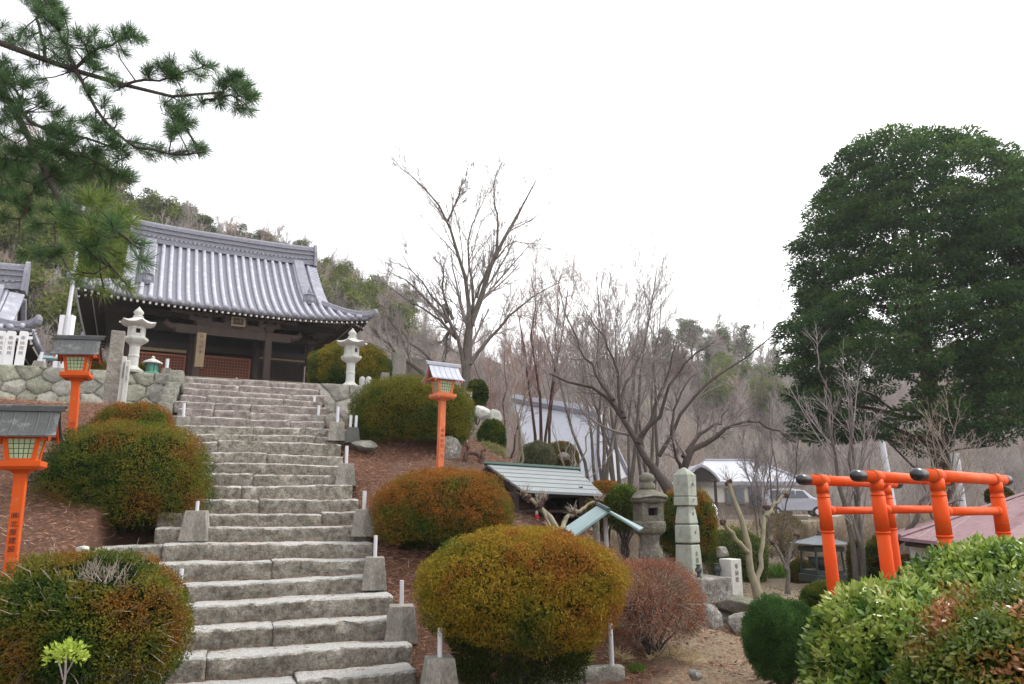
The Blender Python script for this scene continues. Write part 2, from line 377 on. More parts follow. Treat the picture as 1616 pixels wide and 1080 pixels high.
def bare_tree(name, label, limbs, levels, seed, bark, twig, cat='tree', group=None, K=9, wiggle=.03, trunk_n=8):
    """limbs: list of (points, r0, r1) in world; the first limb's first point is the base"""
    rng = np.random.default_rng(seed)
    base = Vector(limbs[0][0][0]); t = thing(name, label, cat, base, 0, group)
    b = np.array(base)
    Pl = []; Rl = []
    for pts, r0, r1 in limbs:
        q = smoothpoly(pts, K, 1) - b
        q[1:-1] += rng.normal(size=(K-2, 3)) * wiggle
        Pl.append(q); Rl.append(r0 + (r1 - r0) * np.linspace(0, 1, K) ** .8)
    Pl = np.stack(Pl); Rl = np.stack(Rl)
    Rl[0, 0] *= 1.35
    V, Q = tubesnp(Pl, Rl, trunk_n)
    link('trunk', npmesh(V, Q), bark, t, smooth=True)
    allp = []; Pp, Rr = Pl, Rl
    for li, lv in enumerate(levels):
        Pn, Rn = grow(rng, Pp, Rr, **lv)
        allp.append(tubesnp(Pn, Rn, 5 if li == 0 else 3)); Pp, Rr = Pn, Rn
    if allp:
        V, Q = joinm(allp); link('crown', npmesh(V, Q), twig, t, smooth=True)
    return t
def leafquads(rng, C, Nn, ln, wd, flat=.5, face=None, fj=.5):
    "diamond leaves at C pointing roughly along Nn"
    n = len(C)
    d = Nn + rng.normal(size=(n, 3)) * flat; d /= np.linalg.norm(d, axis=1, keepdims=True) + 1e-9
    s = np.cross(d, rng.normal(size=(n, 3)) if face is None else face + rng.normal(size=(n, 3))*fj); s /= np.linalg.norm(s, axis=1, keepdims=True) + 1e-9
    l = (ln * rng.uniform(.6, 1.3, n))[:, None]; w = (wd * rng.uniform(.7, 1.25, n))[:, None]
    m = C + d * l * .5
    V = np.stack([C, m + s*w*.5, C + d*l, m - s*w*.5], 1).reshape(-1, 3)
    return V, np.arange(4*n).reshape(n, 4)
GREEN, OLIVE, RUST, YEL, DARKG, BRONZE, MAROON = [np.array(c) for c in
  ((.062,.100,.014), (.150,.138,.018), (.265,.108,.020), (.270,.195,.020), (.023,.050,.012), (.175,.098,.020), (.20,.08,.05))]
def pal(cols, w): 
    w = np.clip(w, 0, .9999) * (len(cols)-1); i = w.astype(int); f = (w - i)[:, None]; c = np.array(cols)
    return c[i] * (1-f) + c[i+1] * f
def dome(rng, n, rx, ry, rz, lump=.10, cut=-.75, seed=0, shell=(.86, 1.0), flat=1.0, lumps=2.2, sup=2.35):
    q = rng.normal(size=(int(n*1.3), 3)); q /= np.linalg.norm(q, axis=1, keepdims=True)
    q = q[q[:, 2] > cut][:n]
    e = (np.abs(q) ** sup).sum(1) ** (-1/sup); q2 = q * e[:, None]
    lum = 1 + lump * (fbm(q*lumps + 7.3*seed + 11, seed) - .5) * 2 + lump*.6*(vnoise(q*lumps*3.1 + 3, seed+5) - .5) + .075*(vnoise(q*rx/.085 + 5, seed+6) - .62)
    sh = rng.uniform(*shell, len(q)) if shell[0] < shell[1] else 1
    C = q2 * (lum * sh)[:, None] * [rx, ry, rz]
    return C, q
def bush(name, label, box, d, n=30000, leaf=(.022, .011), cols=(GREEN, OLIVE, RUST), seed=1, cat='shrub', group=None, depth=.9,
         lump=.14, gnd=None, stems=7, m='leaf', topw=.35, noisew=.9, bias=0., twiggy=0, cut=-.7, spray=.0, inner=True, stem_r=.018, nsc=2.2, hole=None, up=.5, side=0., skirt=0):
    x0, y0, x1, y1 = box; rng = np.random.default_rng(seed)
    c = P((x0+x1)/2, (y0+y1)/2, d); top = P((x0+x1)/2, y0, d); bot = P((x0+x1)/2, y1, d)
    rx = (P(x1, (y0+y1)/2, d) - P(x0, (y0+y1)/2, d)).x / 2; rz = (top.z - bot.z) / 2; ry = rx * depth
    gz = Gn(c.x, c.y) if gnd is None else gnd
    base = Vector((c.x, c.y, gz)); t = thing(name, label, cat, base, 0, group)
    off = np.array(c - base)
    rx *= .94; ry *= .94
    rz *= 1.0 if cut < -.8 else 2/(1-cut*1.0) * 1.0
    off[2] = top.z - base.z - rz
    C, N = dome(rng, n, rx, ry, rz, lump, cut, seed, (.84, 1.02))
    if hole is not None:
        hx, hy, hz, hr = hole
        k = ((C[:, 0]/rx-hx)**2 + (C[:, 1]/ry-hy)**2 + (C[:, 2]/rz-hz)**2) > hr**2 * (1 + .5*rng.random(len(C))); C = C[k]; N = N[k]
    if spray:
        k = rng.random(len(C)) < .12; C[k] *= 1 + spray * rng.random((k.sum(), 1))
    Nu = N / [rx, ry, rz]; Nu /= np.linalg.norm(Nu, axis=1, keepdims=True)
    kp = vnoise(C/.055 + 3, seed+8) > .15 + .12*(rng.random(len(C))); C = C[kp]; N = N[kp]; Nu = Nu[kp]
    cl = fbm(C/.10 + 2, seed+4, 2)
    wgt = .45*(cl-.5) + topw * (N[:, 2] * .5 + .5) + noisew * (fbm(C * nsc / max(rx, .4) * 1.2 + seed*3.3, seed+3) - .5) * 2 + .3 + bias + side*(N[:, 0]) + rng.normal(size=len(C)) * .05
    # each sprig faces its own way, so clumps catch the light differently
    cj = np.stack([vnoise(C/.09 + 31*i, seed+30+i) for i in range(3)], -1) - .5; fc = Nu + cj*1.7
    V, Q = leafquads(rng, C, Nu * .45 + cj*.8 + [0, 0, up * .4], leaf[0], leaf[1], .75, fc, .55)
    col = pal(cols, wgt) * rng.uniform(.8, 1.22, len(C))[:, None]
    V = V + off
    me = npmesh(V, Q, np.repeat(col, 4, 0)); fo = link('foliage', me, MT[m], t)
    mb = []
    if inner:   # the dense mass of twigs and old leaves inside
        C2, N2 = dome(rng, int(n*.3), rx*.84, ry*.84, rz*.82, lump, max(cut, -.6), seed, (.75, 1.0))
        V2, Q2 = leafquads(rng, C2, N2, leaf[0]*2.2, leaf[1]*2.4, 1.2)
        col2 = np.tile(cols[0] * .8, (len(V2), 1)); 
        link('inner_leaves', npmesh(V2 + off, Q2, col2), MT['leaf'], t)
    if hole is not None:   # pale bare twigs stand in the gap
        nh = 260; q0 = np.array([hx*rx, hy*ry, hz*rz]) * .74 + rng.normal(size=(nh, 3))*[rx*.13, ry*.13, rz*.06]
        dv_ = rng.normal(size=(nh, 3))*.5 + [0, -.15, 1]; dv_ /= np.linalg.norm(dv_, axis=1, keepdims=True); L_ = rng.uniform(.05, .13, (nh, 1))
        V, Q = tubesnp(np.stack([q0, q0+dv_*L_*.5+rng.normal(size=(nh, 3))*.008, q0+dv_*L_], 1) + off, np.tile([.0035, .003, .0018], (nh, 1)), 3)
        link('dead_twigs', npmesh(V, Q), MT['twigp'], t)
    if skirt:   # lower leaves and weeds under the crown, its shade put into their colour
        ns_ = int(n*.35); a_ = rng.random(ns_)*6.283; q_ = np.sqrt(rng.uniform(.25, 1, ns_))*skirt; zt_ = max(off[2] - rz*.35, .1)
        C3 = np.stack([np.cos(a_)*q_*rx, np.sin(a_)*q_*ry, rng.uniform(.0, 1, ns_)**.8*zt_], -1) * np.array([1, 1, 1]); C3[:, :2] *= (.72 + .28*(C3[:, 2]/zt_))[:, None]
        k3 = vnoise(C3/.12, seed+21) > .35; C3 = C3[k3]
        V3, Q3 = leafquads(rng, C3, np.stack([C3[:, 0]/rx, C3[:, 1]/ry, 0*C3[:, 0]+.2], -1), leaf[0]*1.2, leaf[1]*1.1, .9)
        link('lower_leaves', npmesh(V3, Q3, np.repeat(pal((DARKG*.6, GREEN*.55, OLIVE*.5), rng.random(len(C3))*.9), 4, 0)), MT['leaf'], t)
    # stems fan out from the base into the crown
    S = []; ns = stems
    if ns:
        a = rng.random(ns) * 6.28; rr0 = rng.uniform(.03, .2, ns) * rx
        p0 = np.stack([rr0*np.cos(a), rr0*np.sin(a), np.full(ns, -.03)], 1)
        e = np.stack([np.cos(a)*rx*.62, np.sin(a)*ry*.62, np.full(ns, off[2]) + rng.uniform(-.3, .2, ns)*rz], 1)
        tt = np.linspace(0, 1, 6)[None, :, None]
        q = p0[:, None] * (1-tt) + e[:, None] * tt; q[:, :, :2] *= (.45 + .55*tt) ; q[:, 1:-1] += rng.normal(size=(ns, 4, 3)) * .035
        rad = np.tile(np.linspace(stem_r, stem_r*.5, 6), (ns, 1))
        pp = [tubesnp(q, rad, 6)]
        g1, r1 = grow(rng, q, rad, 5, .3, .8, .5, 5, .2, .12, .6, .004); pp.append(tubesnp(g1, r1, 4))
        g2, r2 = grow(rng, g1, r1, 5, .2, .8, .6, 4, .2, .1, .6, .0025); pp.append(tubesnp(g2, r2, 3))
        V, Q = joinm(pp); link('stem', npmesh(V, Q), MT['barkdark'], t, smooth=True)
    if twiggy:
        k = rng.choice(len(C), twiggy); q0 = C[k]*.80 + off; dirr = N[k]*[rx, ry, rz]; 
        e = q0 + dirr*.30 + rng.normal(size=(twiggy, 3))*.05; mid = (q0+e)/2 + rng.normal(size=(twiggy, 3))*.02
        V, Q = tubesnp(np.stack([q0, mid, e], 1), np.tile([.0035, .0028, .0015], (twiggy, 1)), 3)
        link('bare_twigs', npmesh(V, Q), MT['twigp'], t)
    return t
def rock(name, label, c, size, seed, m='rock', cat='rock', group=None, sub=5, parent=None, rz=0, amp=.35):
    import bmesh
    bm = bmesh.new(); bmesh.ops.create_icosphere(bm, subdivisions=sub, radius=1)
    V = np.array([v.co[:] for v in bm.verts]); rng = np.random.default_rng(seed)
    for _ in range(9):
        n = rng.normal(size=3); n /= np.linalg.norm(n); dd = rng.uniform(.55, .85)
        over = V @ n - dd; V = V - np.outer(np.clip(over, 0, None) * .85, n)
    V = V * (1 + amp*.5*(fbm(V*1.5+seed, seed) - .5) + amp*.30*(fbm(V*6+seed, seed+1) - .5))[:, None]
    V = V * np.array(size); 
    for v, q in zip(bm.verts, V): v.co = q
    me = D.meshes.new(name); bm.to_mesh(me); bm.free()
    o = link(name, me, MT[m], parent, smooth=True, loc=c); o.rotation_euler = (0, 0, rz)
    if parent is None: tag(o, label, cat, group)
    return o
def stone_block(rng, u0, u1, v0, v1, z0, z1, amp=.02, seed=0, du=.05, taper=0):
    "rough block in stair coordinates -> V,Q"
    L = v1 - v0; nL = max(5, int(L/.03)); dd = u1-u0; hh = z1-z0
    ring = []
    def seg(a, b, n):
        for i in range(n): ring.append((a[0]+(b[0]-a[0])*i/n, a[1]+(b[1]-a[1])*i/n))
    c = .018
    seg((0, 0), (0, hh-c), 5); seg((0, hh-c), (c, hh), 2); seg((c, hh), (dd, hh), 9); seg((dd, hh), (dd, 0), 2); seg((dd, 0), (0, 0), 2)
    ring = np.array(ring); n = len(ring)
    vv = np.linspace(v0, v1, nL)
    Pn = np.zeros((nL, n, 3)); Pn[:, :, 0] = u0 + ring[:, 0]; Pn[:, :, 1] = vv[:, None]; Pn[:, :, 2] = z0 + ring[:, 1]
    # worn block ends
    e = np.minimum(vv - v0, v1 - vv); endw = np.clip(1 - e/.05, 0, 1) ** 2
    ctr = np.array([u0 + dd*.5, 0, z0 + hh*.5])
    Pn[:, :, 0] += (endw[:, None]) * .008 * (ring[:, 0] < dd*.3)
    Pn[:, :, 2] -= (endw[:, None]) * .006 * (ring[:, 1] > hh*.7)
    nA = fbm(Pn * [3.2, 3.2, 6] + seed, seed, 2) - .5; nB = fbm(Pn * [13, 13, 20] + seed, seed+3, 3) - .5; nC = fbm(Pn*[2.2, 2.2, 4] + 9 + seed, seed+9, 2) - .5
    chip = np.clip(fbm(Pn * [7, 7, 1] + 3 + seed, seed+13, 2) - .52, 0, 1) * .22 * np.clip(ring[:, 1]/hh - .5, 0, 1) * 2   # edges broken away
    Pn[:, :, 0] += (nA * 2.6 * amp + nB * amp * 2.6 + chip) * np.where(ring[:, 0] < .06, 1, .3)
    edge_ = np.exp(-(ring[:, 0]/.05)**2)
    Pn[:, :, 2] += (nC * 1.9 * amp + nB * amp * (1.0 + .9*edge_)) * np.where(ring[:, 1] > hh*.6, 1, .2)
    tilt = rng.normal() * .008; Pn[:, :, 2] += tilt * ((vv - (v0+v1)/2) / max(L, .1))[:, None] * 2
    X, Y = XY(Pn[:, :, 0], Pn[:, :, 1]); V = np.stack([X, Y, Pn[:, :, 2]], -1).reshape(-1, 3)
    idx = np.arange(nL*n).reshape(nL, n); nx = np.roll(idx, -1, 1)
    Q = np.stack([idx[:-1], idx[1:], nx[1:], nx[:-1]], -1).reshape(-1, 4)
    # end caps as strips
    caps = []
    for r_, fl in ((0, 1), (nL-1, 0)):
        for i in range(n//2 - 1):
            a, b, c_, d_ = idx[r_, i], idx[r_, i+1], idx[r_, n-2-i], idx[r_, n-1-i]
            caps.append((a, b, c_, d_) if fl else (d_, c_, b, a))
    return V, np.concatenate([Q, np.array(caps)])
def text(body, size, matl, parent, M, name='lettering', thick=.0015):
    cu = D.curves.new(name, 'FONT'); cu.body = body; cu.size = size; cu.align_x = 'CENTER'; cu.align_y = 'TOP'; cu.extrude = thick; cu.space_line = 1.18 if '\n' in body else 1.0
    o = D.objects.new(name, cu); COL.objects.link(o)
    dg = bpy.context.evaluated_depsgraph_get(); me = D.meshes.new_from_object(o.evaluated_get(dg))
    D.objects.remove(o); D.curves.remove(cu)
    me.transform(M); me.materials.clear()
    return link(name, me, matl, parent)
# ------------------------------------------------------------------ ground
def axis_lines(*seg): return np.unique(np.round(np.concatenate([np.arange(a, b, s) for a, b, s in seg]), 3))
uu = axis_lines((-20,-8,1), (-8,13,.11), (9.2,9.45,.03), (13,30,.45), (30,60,2), (60,320,16))
vv = axis_lines((-120,-8,5), (-8,8,.11), (-3,-2.7,.03), (-.06,.15,.03), (8,22,.35), (22,60,2), (60,260,14))
U_, V_ = np.meshgrid(uu, vv, indexing='ij'); X_, Y_ = XY(U_, V_)
Z_ = G0(X_, Y_)
pn = np.stack([X_, Y_, 0*X_], -1)
free = np.clip(((V_ > .15) | (V_ < -2.95)).astype(float), 0, 1)
Z_ = Z_ + free * ((fbm(pn*1.3, 2, 3) - .5) * .10 + (fbm(pn*7, 5, 2) - .5) * .035) * np.clip(30/np.maximum(Y_, 30), 0, 1)
PATH = np.array([[.9, 2.0], [1.5, 5.5], [2.35, 7.2], [2.95, 8.7], [4.1, 10.6], [5.1, 13.0], [5.9, 16.5], [8, 24], [9, 34]])
def pathdist(X, Y):
    r = np.full(X.shape, 1e9)
    for a, b in zip(PATH[:-1], PATH[1:]):
        t = np.clip(((X-a[0])*(b-a)[0] + (Y-a[1])*(b-a)[1]) / ((b-a)**2).sum(), 0, 1)
        r = np.minimum(r, np.hypot(X-a[0]-t*(b-a)[0], Y-a[1]-t*(b-a)[1]))
    return r
pd = pathdist(X_, Y_); n1 = fbm(pn*1.7, 9, 3); n2 = fbm(pn*.5, 4, 3)
sand = 1 - sst(.75, 1.4, pd + (n1-.5)*1.3)
red = np.array((.20, .10, .065)); sandc = np.array((.44, .355, .25)); dry = np.array((.23, .185, .10)); dirt = np.array((.15, .105, .08)); terr = np.array((.36, .32, .26))
u2, v2 = UV(X_, Y_)
litter = (1 - sst(3.2, 5.5, v2 - .25*u2)) * (u2 < 9.3) * sst(.42-.25, .42+.1, n1)
litter = np.maximum(litter, (v2 < -2.8) * (u2 < 9.3) * .9)
c = dirt * np.ones(X_.shape+(3,)); c = c*(1-.55*n2[..., None]) + dry*.55*n2[..., None]
c = c*(1-litter[..., None]) + red*litter[..., None]
k = ((u2 > 9.3) * (1 - sst(3, 6, v2)))[..., None]; c = c*(1-k) + terr*k
c = c*(1-sand[..., None]) + sandc*sand[..., None]
k = sst(20, 34, Y_)[..., None] * (v2 > 5)[..., None] * .8; c = c*(1-k) + dry*k
nu, nv = X_.shape; idx = np.arange(nu*nv).reshape(nu, nv)
Q = np.stack([idx[:-1, :-1], idx[1:, :-1], idx[1:, 1:], idx[:-1, 1:]], -1).reshape(-1, 4)[:, ::-1]
g = link('ground', npmesh(np.stack([X_, Y_, Z_], -1).reshape(-1, 3), Q, c.reshape(-1, 3)), MT['ground'], smooth=True); tag(g, kind='structure')

# fallen pine needles, thick on the banks
def litter_mesh(name, pts_uv, ln, wd, cols, seed, m='litter', label=None):
    rng = np.random.default_rng(seed); X, Y = XY(pts_uv[:, 0], pts_uv[:, 1]); Z = G0(X, Y) + rng.uniform(.005, .035, len(X))
    pn = np.stack([X, Y, 0*X], -1)
    Z = Z + (fbm(pn*1.3, 2, 3) - .5) * .10 + (fbm(pn*7, 5, 2) - .5) * .035
    d = rng.normal(size=(len(X), 3)) * [1, 1, .28]
    V, Q = leafquads(rng, np.stack([X, Y, Z], -1), d, ln, wd, .1)
    col = pal(cols, rng.random(len(X))) * rng.uniform(.6, 1.4, len(X))[:, None]
    o = link(name, npmesh(V, Q, np.repeat(col, 4, 0)), MT[m]); return tag(o, label, kind='stuff')
rng = np.random.default_rng(3)
N_ = 80000
pu = np.concatenate([np.stack([rng.uniform(-3, 9.2, N_), .08 + rng.random(N_)**1.5 * 4.6], -1), np.stack([rng.uniform(-2.5, 9.1, N_), -2.8 - rng.random(N_)**1.2 * 5.5], -1)])
litter_mesh('needle_litter', pu, .085, .0042, [np.array((.15,.06,.035)), np.array((.33,.16,.10)), np.array((.52,.34,.24))], 4, label='reddish brown fallen pine needles covering the banks')
pu = np.stack([rng.uniform(-4, 9, 9000), 3 + rng.random(9000) * 6], -1)
litter_mesh('leaf_litter', pu, .05, .022, [np.array((.14,.08,.05)), np.array((.26,.17,.11)), np.array((.38,.30,.20))], 5, label='dry fallen leaves scattered over the earth slope')
rr_ = np.random.default_rng(77); kk_ = rr_.integers(-1, 24, 5200); su = .375*(kk_-1) + .375 - rr_.random(5200)**2*.2; sv = -2.4 + rr_.random(5200)*2.4
X0, Y0 = XY(su, sv); dd_ = rr_.normal(size=(5200, 3))*[1, 1, .1]; V0, Q0 = leafquads(rr_, np.stack([X0, Y0, .17*kk_+.014], -1), dd_, .07, .004, .1)
tag(link('needle_litter', npmesh(V0, Q0, np.repeat(pal([np.array((.20,.08,.04)), np.array((.36,.20,.10))], rr_.random(5200)), 4, 0)), MT['litter']), 'brown needles gathered at the back of the stone treads', kind='stuff')

# ------------------------------------------------------------------ stone stair
st = thing('stone_staircase', 'long flight of rough weathered stone steps climbing to the temple', 'staircase', (B0[0], B0[1], 0))
off = np.array([B0[0], B0[1], 0])
rng = np.random.default_rng(11)
for k in range(-2, 26):
    z1 = .17*k; u0 = .375*(k-1)
    if k > 24.8: break
    if k <= 7: vl = -2.72
    elif k <= 16: vl = -2.42
    else: vl = -2.55
    vr = .02 if k <= 17 else -.06
    if k <= 3: vr = .09
    if k == 17: vl, vr = -2.6, .42
    if k == 7: vl, vr = -2.95, .03
    vl += rng.normal()*.05; vr += rng.normal()*.03
    nb = int(rng.choice([2, 2, 3, 3])); cuts = np.sort(rng.uniform(.14, .86, nb-1)); 
    while len(cuts) > 1 and np.min(np.diff(cuts)) < .18: cuts = np.sort(rng.uniform(.15, .85, nb-1))
    e = np.r_[0, cuts, 1] * (vr - vl) + vl; parts = []
    for j in range(nb):
        dz = rng.normal()*.007; duu = rng.normal()*.014; sd = int(rng.integers(1, 9999))
        parts.append(stone_block(rng, u0+duu, u0+.47, e[j]+.002, e[j+1]-.002, z1-.215+dz, z1+dz, .018 if k < 18 else .012, sd))
        if k == 15 and j == nb//2:    # one loose slab lies a little proud
            parts[-1][0][:, 2] += .03
    V, Q = joinm(parts)
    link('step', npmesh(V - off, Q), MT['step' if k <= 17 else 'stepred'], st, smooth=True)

# concrete posts that once carried a handrail: block + white pipe
def rail_base(px, ytop, ybot, wpx, ypipe, label, dark=False, d=None, npipe=1, rzz=0):
    if d is None: h = hit_step(px, ybot); d = h.y + .02
    top = P(px, ytop, d); bot = P(px, ybot, d); k = (P(px+100, ytop, d) - P(px, ytop, d)).x/100
    t = thing('rail_post_base', label, 'post base', (bot.x, bot.y, bot.z-.03), YAW*.6+rzz, 'concrete blocks with pipe stubs beside the steps')
    hh = top.z - bot.z + .03; wb = wpx*k; wt = wb*.72
    MB().taper(0, 0, 0, hh, wb, wb*.9, wt, wt*.9).build('block', MT['concrete_dark' if dark else 'concrete'], t, bevel=.008)
    hp = P(px, ypipe, d).z - top.z; xs = [0] if npipe == 1 else [-.045, .045]
    for x in xs:
        m = MB(); m.tube([(x, 0, hh-.02), (x+random.uniform(-.006,.006), 0, hh+hp)], .020 if d < 9 else .024, 12); m.build('pipe', MT['pipe'], t, smooth=False)
    return t
random.seed(4)
rail_base(693, 1037, 1092, 60, 991, 'largest concrete block with a white pipe stub at the foot of the steps', d=6.25)
rail_base(632, 955, 1008, 52, 916, 'concrete block with white pipe, second from the foot on the right edge of the steps')
rail_base(590, 879, 926, 39, 845, 'concrete block with white pipe, third from the foot beside the steps')
rail_base(573, 804, 843, 38, 775, 'concrete block with white pipe on the right step edge, fourth from the foot')
rail_base(545, 732, 764, 32, 704, 'concrete block with white pipe beside the red bank, fifth from the foot')
rail_base(531, 667, 694, 28, 642, 'concrete block with white pipe standing before the pale wall by the landing slab')
rail_base(501, 656, 674, 21, 640, 'small concrete block with white pipe, just left of the one by the pale wall', d=12.9)
rail_base(556, 675, 697, 24, 656, 'dark damp concrete block with two pipes under the large round shrub', dark=True, npipe=2, d=12.2)
rail_base(495, 640, 652, 16, 626, 'tiny concrete block with pipe on the upper steps at their right edge', d=14.1)
rail_base(489, 617, 634, 18, 606, 'concrete block with pipe at the top right corner of the steps', d=15.2)
rail_base(307, 806, 850, 42, 791, 'concrete block with pipe on the left side of the steps beside the round shrub')
rail_base(287, 659, 679, 22, 637, 'concrete block with white pipe on the left edge of the upper steps', d=12.0)
rail_base(277, 623, 641, 16, 605, 'small concrete block with white pipe near the stair top on the left', d=13.8)
t = thing('rail_pipe', 'short white pipe stub sticking out beside the lowest left shrub', 'pipe', P(203, 1092, 5.6)); MB().tube([(0,0,-.2),(.01,0,.13)], .02, 12).build('pipe', MT['pipe'], t)
t = thing('rail_pipe', 'short white pipe stub beside the step landing behind the left shrub', 'pipe', P(284, 915, 7.4)); MB().tube([(0,0,-.1),(.01,0,.10)], .02, 12).build('pipe', MT['pipe'], t)
t = thing('rail_pipe', 'white pipe stub standing on the landing slab under the concrete block', 'pipe', P(500, 693, 12.6)); MB().tube([(0,0,-.1),(.01,0,.16)], .02, 12).build('pipe', MT['pipe'], t)

# ------------------------------------------------------------------ retaining walls (polygonal rubble, real relief)
def rubble_wall(name, label, u, v0, v1, z0, z1, cell, seed, cols, batter=.12, thick=.4, res=.02, top=True):
    rng = np.random.default_rng(seed); L = v1-v0; H = z1-z0
    nx = int(L/cell*1.0)+2; nz = int(H/(cell*.75))+2
    s = np.array([[(i+.5*(j%2)+rng.uniform(-.32,.32))*cell, (j+.5+rng.uniform(-.3,.3))*cell*.75] for i in range(-1, nx) for j in range(-1, nz)])
    a = np.arange(0, L+res, res); b = np.arange(0, H+res*.5, res); A, Bz = np.meshgrid(a, b, indexing='ij')
    wob = fbm(np.stack([A*2.5, Bz*2.5, 0*A], -1), seed, 2) - .5
    dd = np.hypot(A[..., None]+wob[..., None]*.12-s[:, 0], (Bz[..., None]+wob[..., None]*.1-s[:, 1])*1.15)
    o = np.argsort(dd, -1)[..., :2]; f1 = np.take_along_axis(dd, o[..., :1], -1)[..., 0]; f2 = np.take_along_axis(dd, o[..., 1:2], -1)[..., 0]
    e = f2 - f1; bulge = sst(0, .03, e) * .04 + sst(0, .22, e)*.022
    p3 = np.stack([A*9, Bz*9, 0*A], -1); bulge += (fbm(p3, seed+2) - .5)*.05
    cid = o[..., 0]; cc = pal(cols, rng.random(len(s))) * rng.uniform(.8, 1.15, len(s))[:, None]
    c = cc[cid] * (.55 + .45*sst(.0, .018, e))[..., None] * (1 if True else 0)
    U = u - bulge + batter*Bz/ max(H, .1); Vv = v0 + A; X, Y = XY(U, Vv); V = np.stack([X, Y, z0 + Bz], -1)
    n, m_ = A.shape; idx = np.arange(n*m_).reshape(n, m_)
    Q = np.stack([idx[:-1, :-1], idx[1:, :-1], idx[1:, 1:], idx[:-1, 1:]], -1).reshape(-1, 4)
    # top, back and sides
    bu = np.full(n, u+batter+thick); bx, by = XY(bu, v0+a[:n]); tb = np.stack([bx, by, np.full(n, z1)], -1); bb = np.stack([bx, by, np.full(n, z0)], -1)
    k0 = n*m_; k1 = k0+n; q2 = [(idx[i, -1], idx[i+1, -1], k0+i+1, k0+i) for i in range(n-1)] + [(k0+i, k0+i+1, k1+i+1, k1+i) for i in range(n-1)]
    sides = [(idx[0, j+1], idx[0, j], k1 if j == 0 else k0, k0) for j in (0,)] 
    base = np.array([*XY(u, v0), z0])
    Vall = np.concatenate([V.reshape(-1, 3), tb, bb]) ; call = np.concatenate([c.reshape(-1, 3), np.tile(cols[0], (2*n, 1))])
    fl = [(int(idx[0,0]), int(idx[0,-1]), k0, k1), (int(idx[-1,0]), k1+n-1, k0+n-1, int(idx[-1,-1]))]
    o_ = link(name, npmesh(Vall - base, np.concatenate([Q, np.array(q2), np.array(fl)]), call), MT['wall'], smooth=False, loc=base)
    return tag(o_, label, 'wall')
wc = [np.array((.44,.45,.36)), np.array((.58,.58,.48)), np.array((.50,.49,.45))]
rubble_wall('stone_wall', 'pale grey green retaining wall of polygonal stones behind the red lanterns', UT-.16, -9.5, -2.62, 3.05, 4.2, .40, 5, wc)
rubble_wall('stone_wall', 'pale block wall to the right of the stair top under the stone lantern', UT-.16, .06, 3.5, 2.6, 4.2, .60, 8, [np.array((.46,.44,.40)), np.array((.56,.54,.49)), np.array((.38,.36,.32))])
# end of the left wall turns along the stair as a sloping cheek of stacked stones
rng = np.random.default_rng(8); cheek = thing('stair_cheek_wall', 'narrow sloping curb of stacked stones beside the top left steps', 'wall', (*XY(7.0, -2.75), 3.0)); parts = []
for i in range(6):
    u0 = 6.9+i*.4; parts.append(stone_block(rng, u0, u0+.42, -2.86, -2.62, .453*u0-.35, .453*u0+.22, .02, i+40))
V, Q = joinm(parts); link('curb_stones', npmesh(V - np.array(cheek.location), Q), MT['slab'], cheek)
# kerb of rough stones along the foot of the right bank
rng = np.random.default_rng(9)
kb = thing('stone_kerb', 'low kerb of rough grey stones along the path below the big orange shrub', 'kerb', Pz(890, 1075, 0)); pts = [Pz(772, 1092, .10), Pz(850, 1073, .10), Pz(922, 1065, .10), Pz(990, 1062, .10)]
parts = []
for a, b in zip(pts[:-1], pts[1:]):
    ua, va = UV(a.x, a.y); ub, vb = UV(b.x, b.y); L = (b-a).length; n = 1
    V, Q = stone_block(rng, 0, .17, 0, L-.012, -.05, .14, .022, int(rng.integers(1,999)))
    # block frame (stair coords) -> along a-b
    Lu, Lv = UV(V[:, 0], V[:, 1]); dr = (b-a).normalized(); nr = Vector((-dr.y, dr.x, 0))
    W = np.array(a)[None] + Lv[:, None]*np.array([dr.x, dr.y, 0]) + Lu[:, None]*np.array(nr); W[:, 2] = V[:, 2]
    parts.append((W, Q))
V, Q = joinm(parts); link('kerb_stones', npmesh(V - np.array(kb.location), Q), MT['slab'], kb)

# ------------------------------------------------------------------ hill
ridge = [(-700,290),(-300,270),(-60,285),(0,300),(60,312),(150,338),(210,352),(290,368),(370,388),(450,412),(500,432),(600,462),(700,502),(800,530),(900,545),(1050,560),(1150,556),(1250,585),(1350,590),(1450,565),(1616,575),(1900,560),(2600,540)]
rp = np.array(ridge, float)
hx = np.linspace(-1500, 3400, 260)
def hillprof(px):
    py = np.interp(px, rp[:, 0], rp[:, 1])
    py = py + np.interp(px, [-100, 100, 200, 480, 560, 800, 1000, 1250], [0, 0, 32, 40, 42, 45, 12, 8])
    d1 = np.interp(px, [-700, 100, 500, 800, 1100, 3400], [48, 52, 66, 90, 125, 125])
    d0 = np.interp(px, [-700, 100, 400, 600, 800, 1100, 3400], [27, 30, 36, 42, 50, 62, 60])
    z0 = np.interp(px, [-700, 300, 600, 800, 1100, 3400], [4.1, 4.1, 3.4, 1.0, .9, .9])
    u = (px-CX)/F; v = (CY-py)/F; z1 = CZ + (sp+cp*v)/(cp-sp*v)*d1; rt = u/cp
    return d0, d1, z0, z1, rt
def hillpt(px, t):
    d0, d1, z0, z1, rt = hillprof(px)
    d = d0 + (d1-d0)*t; tt = np.clip(t, 0, 1)
    z = z0 + (z1-z0)*(.55*tt + .45*sst(0, 1, tt))
    z = np.where(t > 1, z1 - (t-1)*4, z)
    x = rt*d*1.0
    z = z + (fbm(np.stack([x*.08, d*.08, 0*d], -1), 3, 4) - .5)*3.0*np.clip(tt*3, 0, 1)
    return x, d, z
tl = np.linspace(0, 1.6, 90); HX, TL = np.meshgrid(hx, tl, indexing='ij'); x, y, z = hillpt(HX, TL)
z[:, 0] -= 1.0
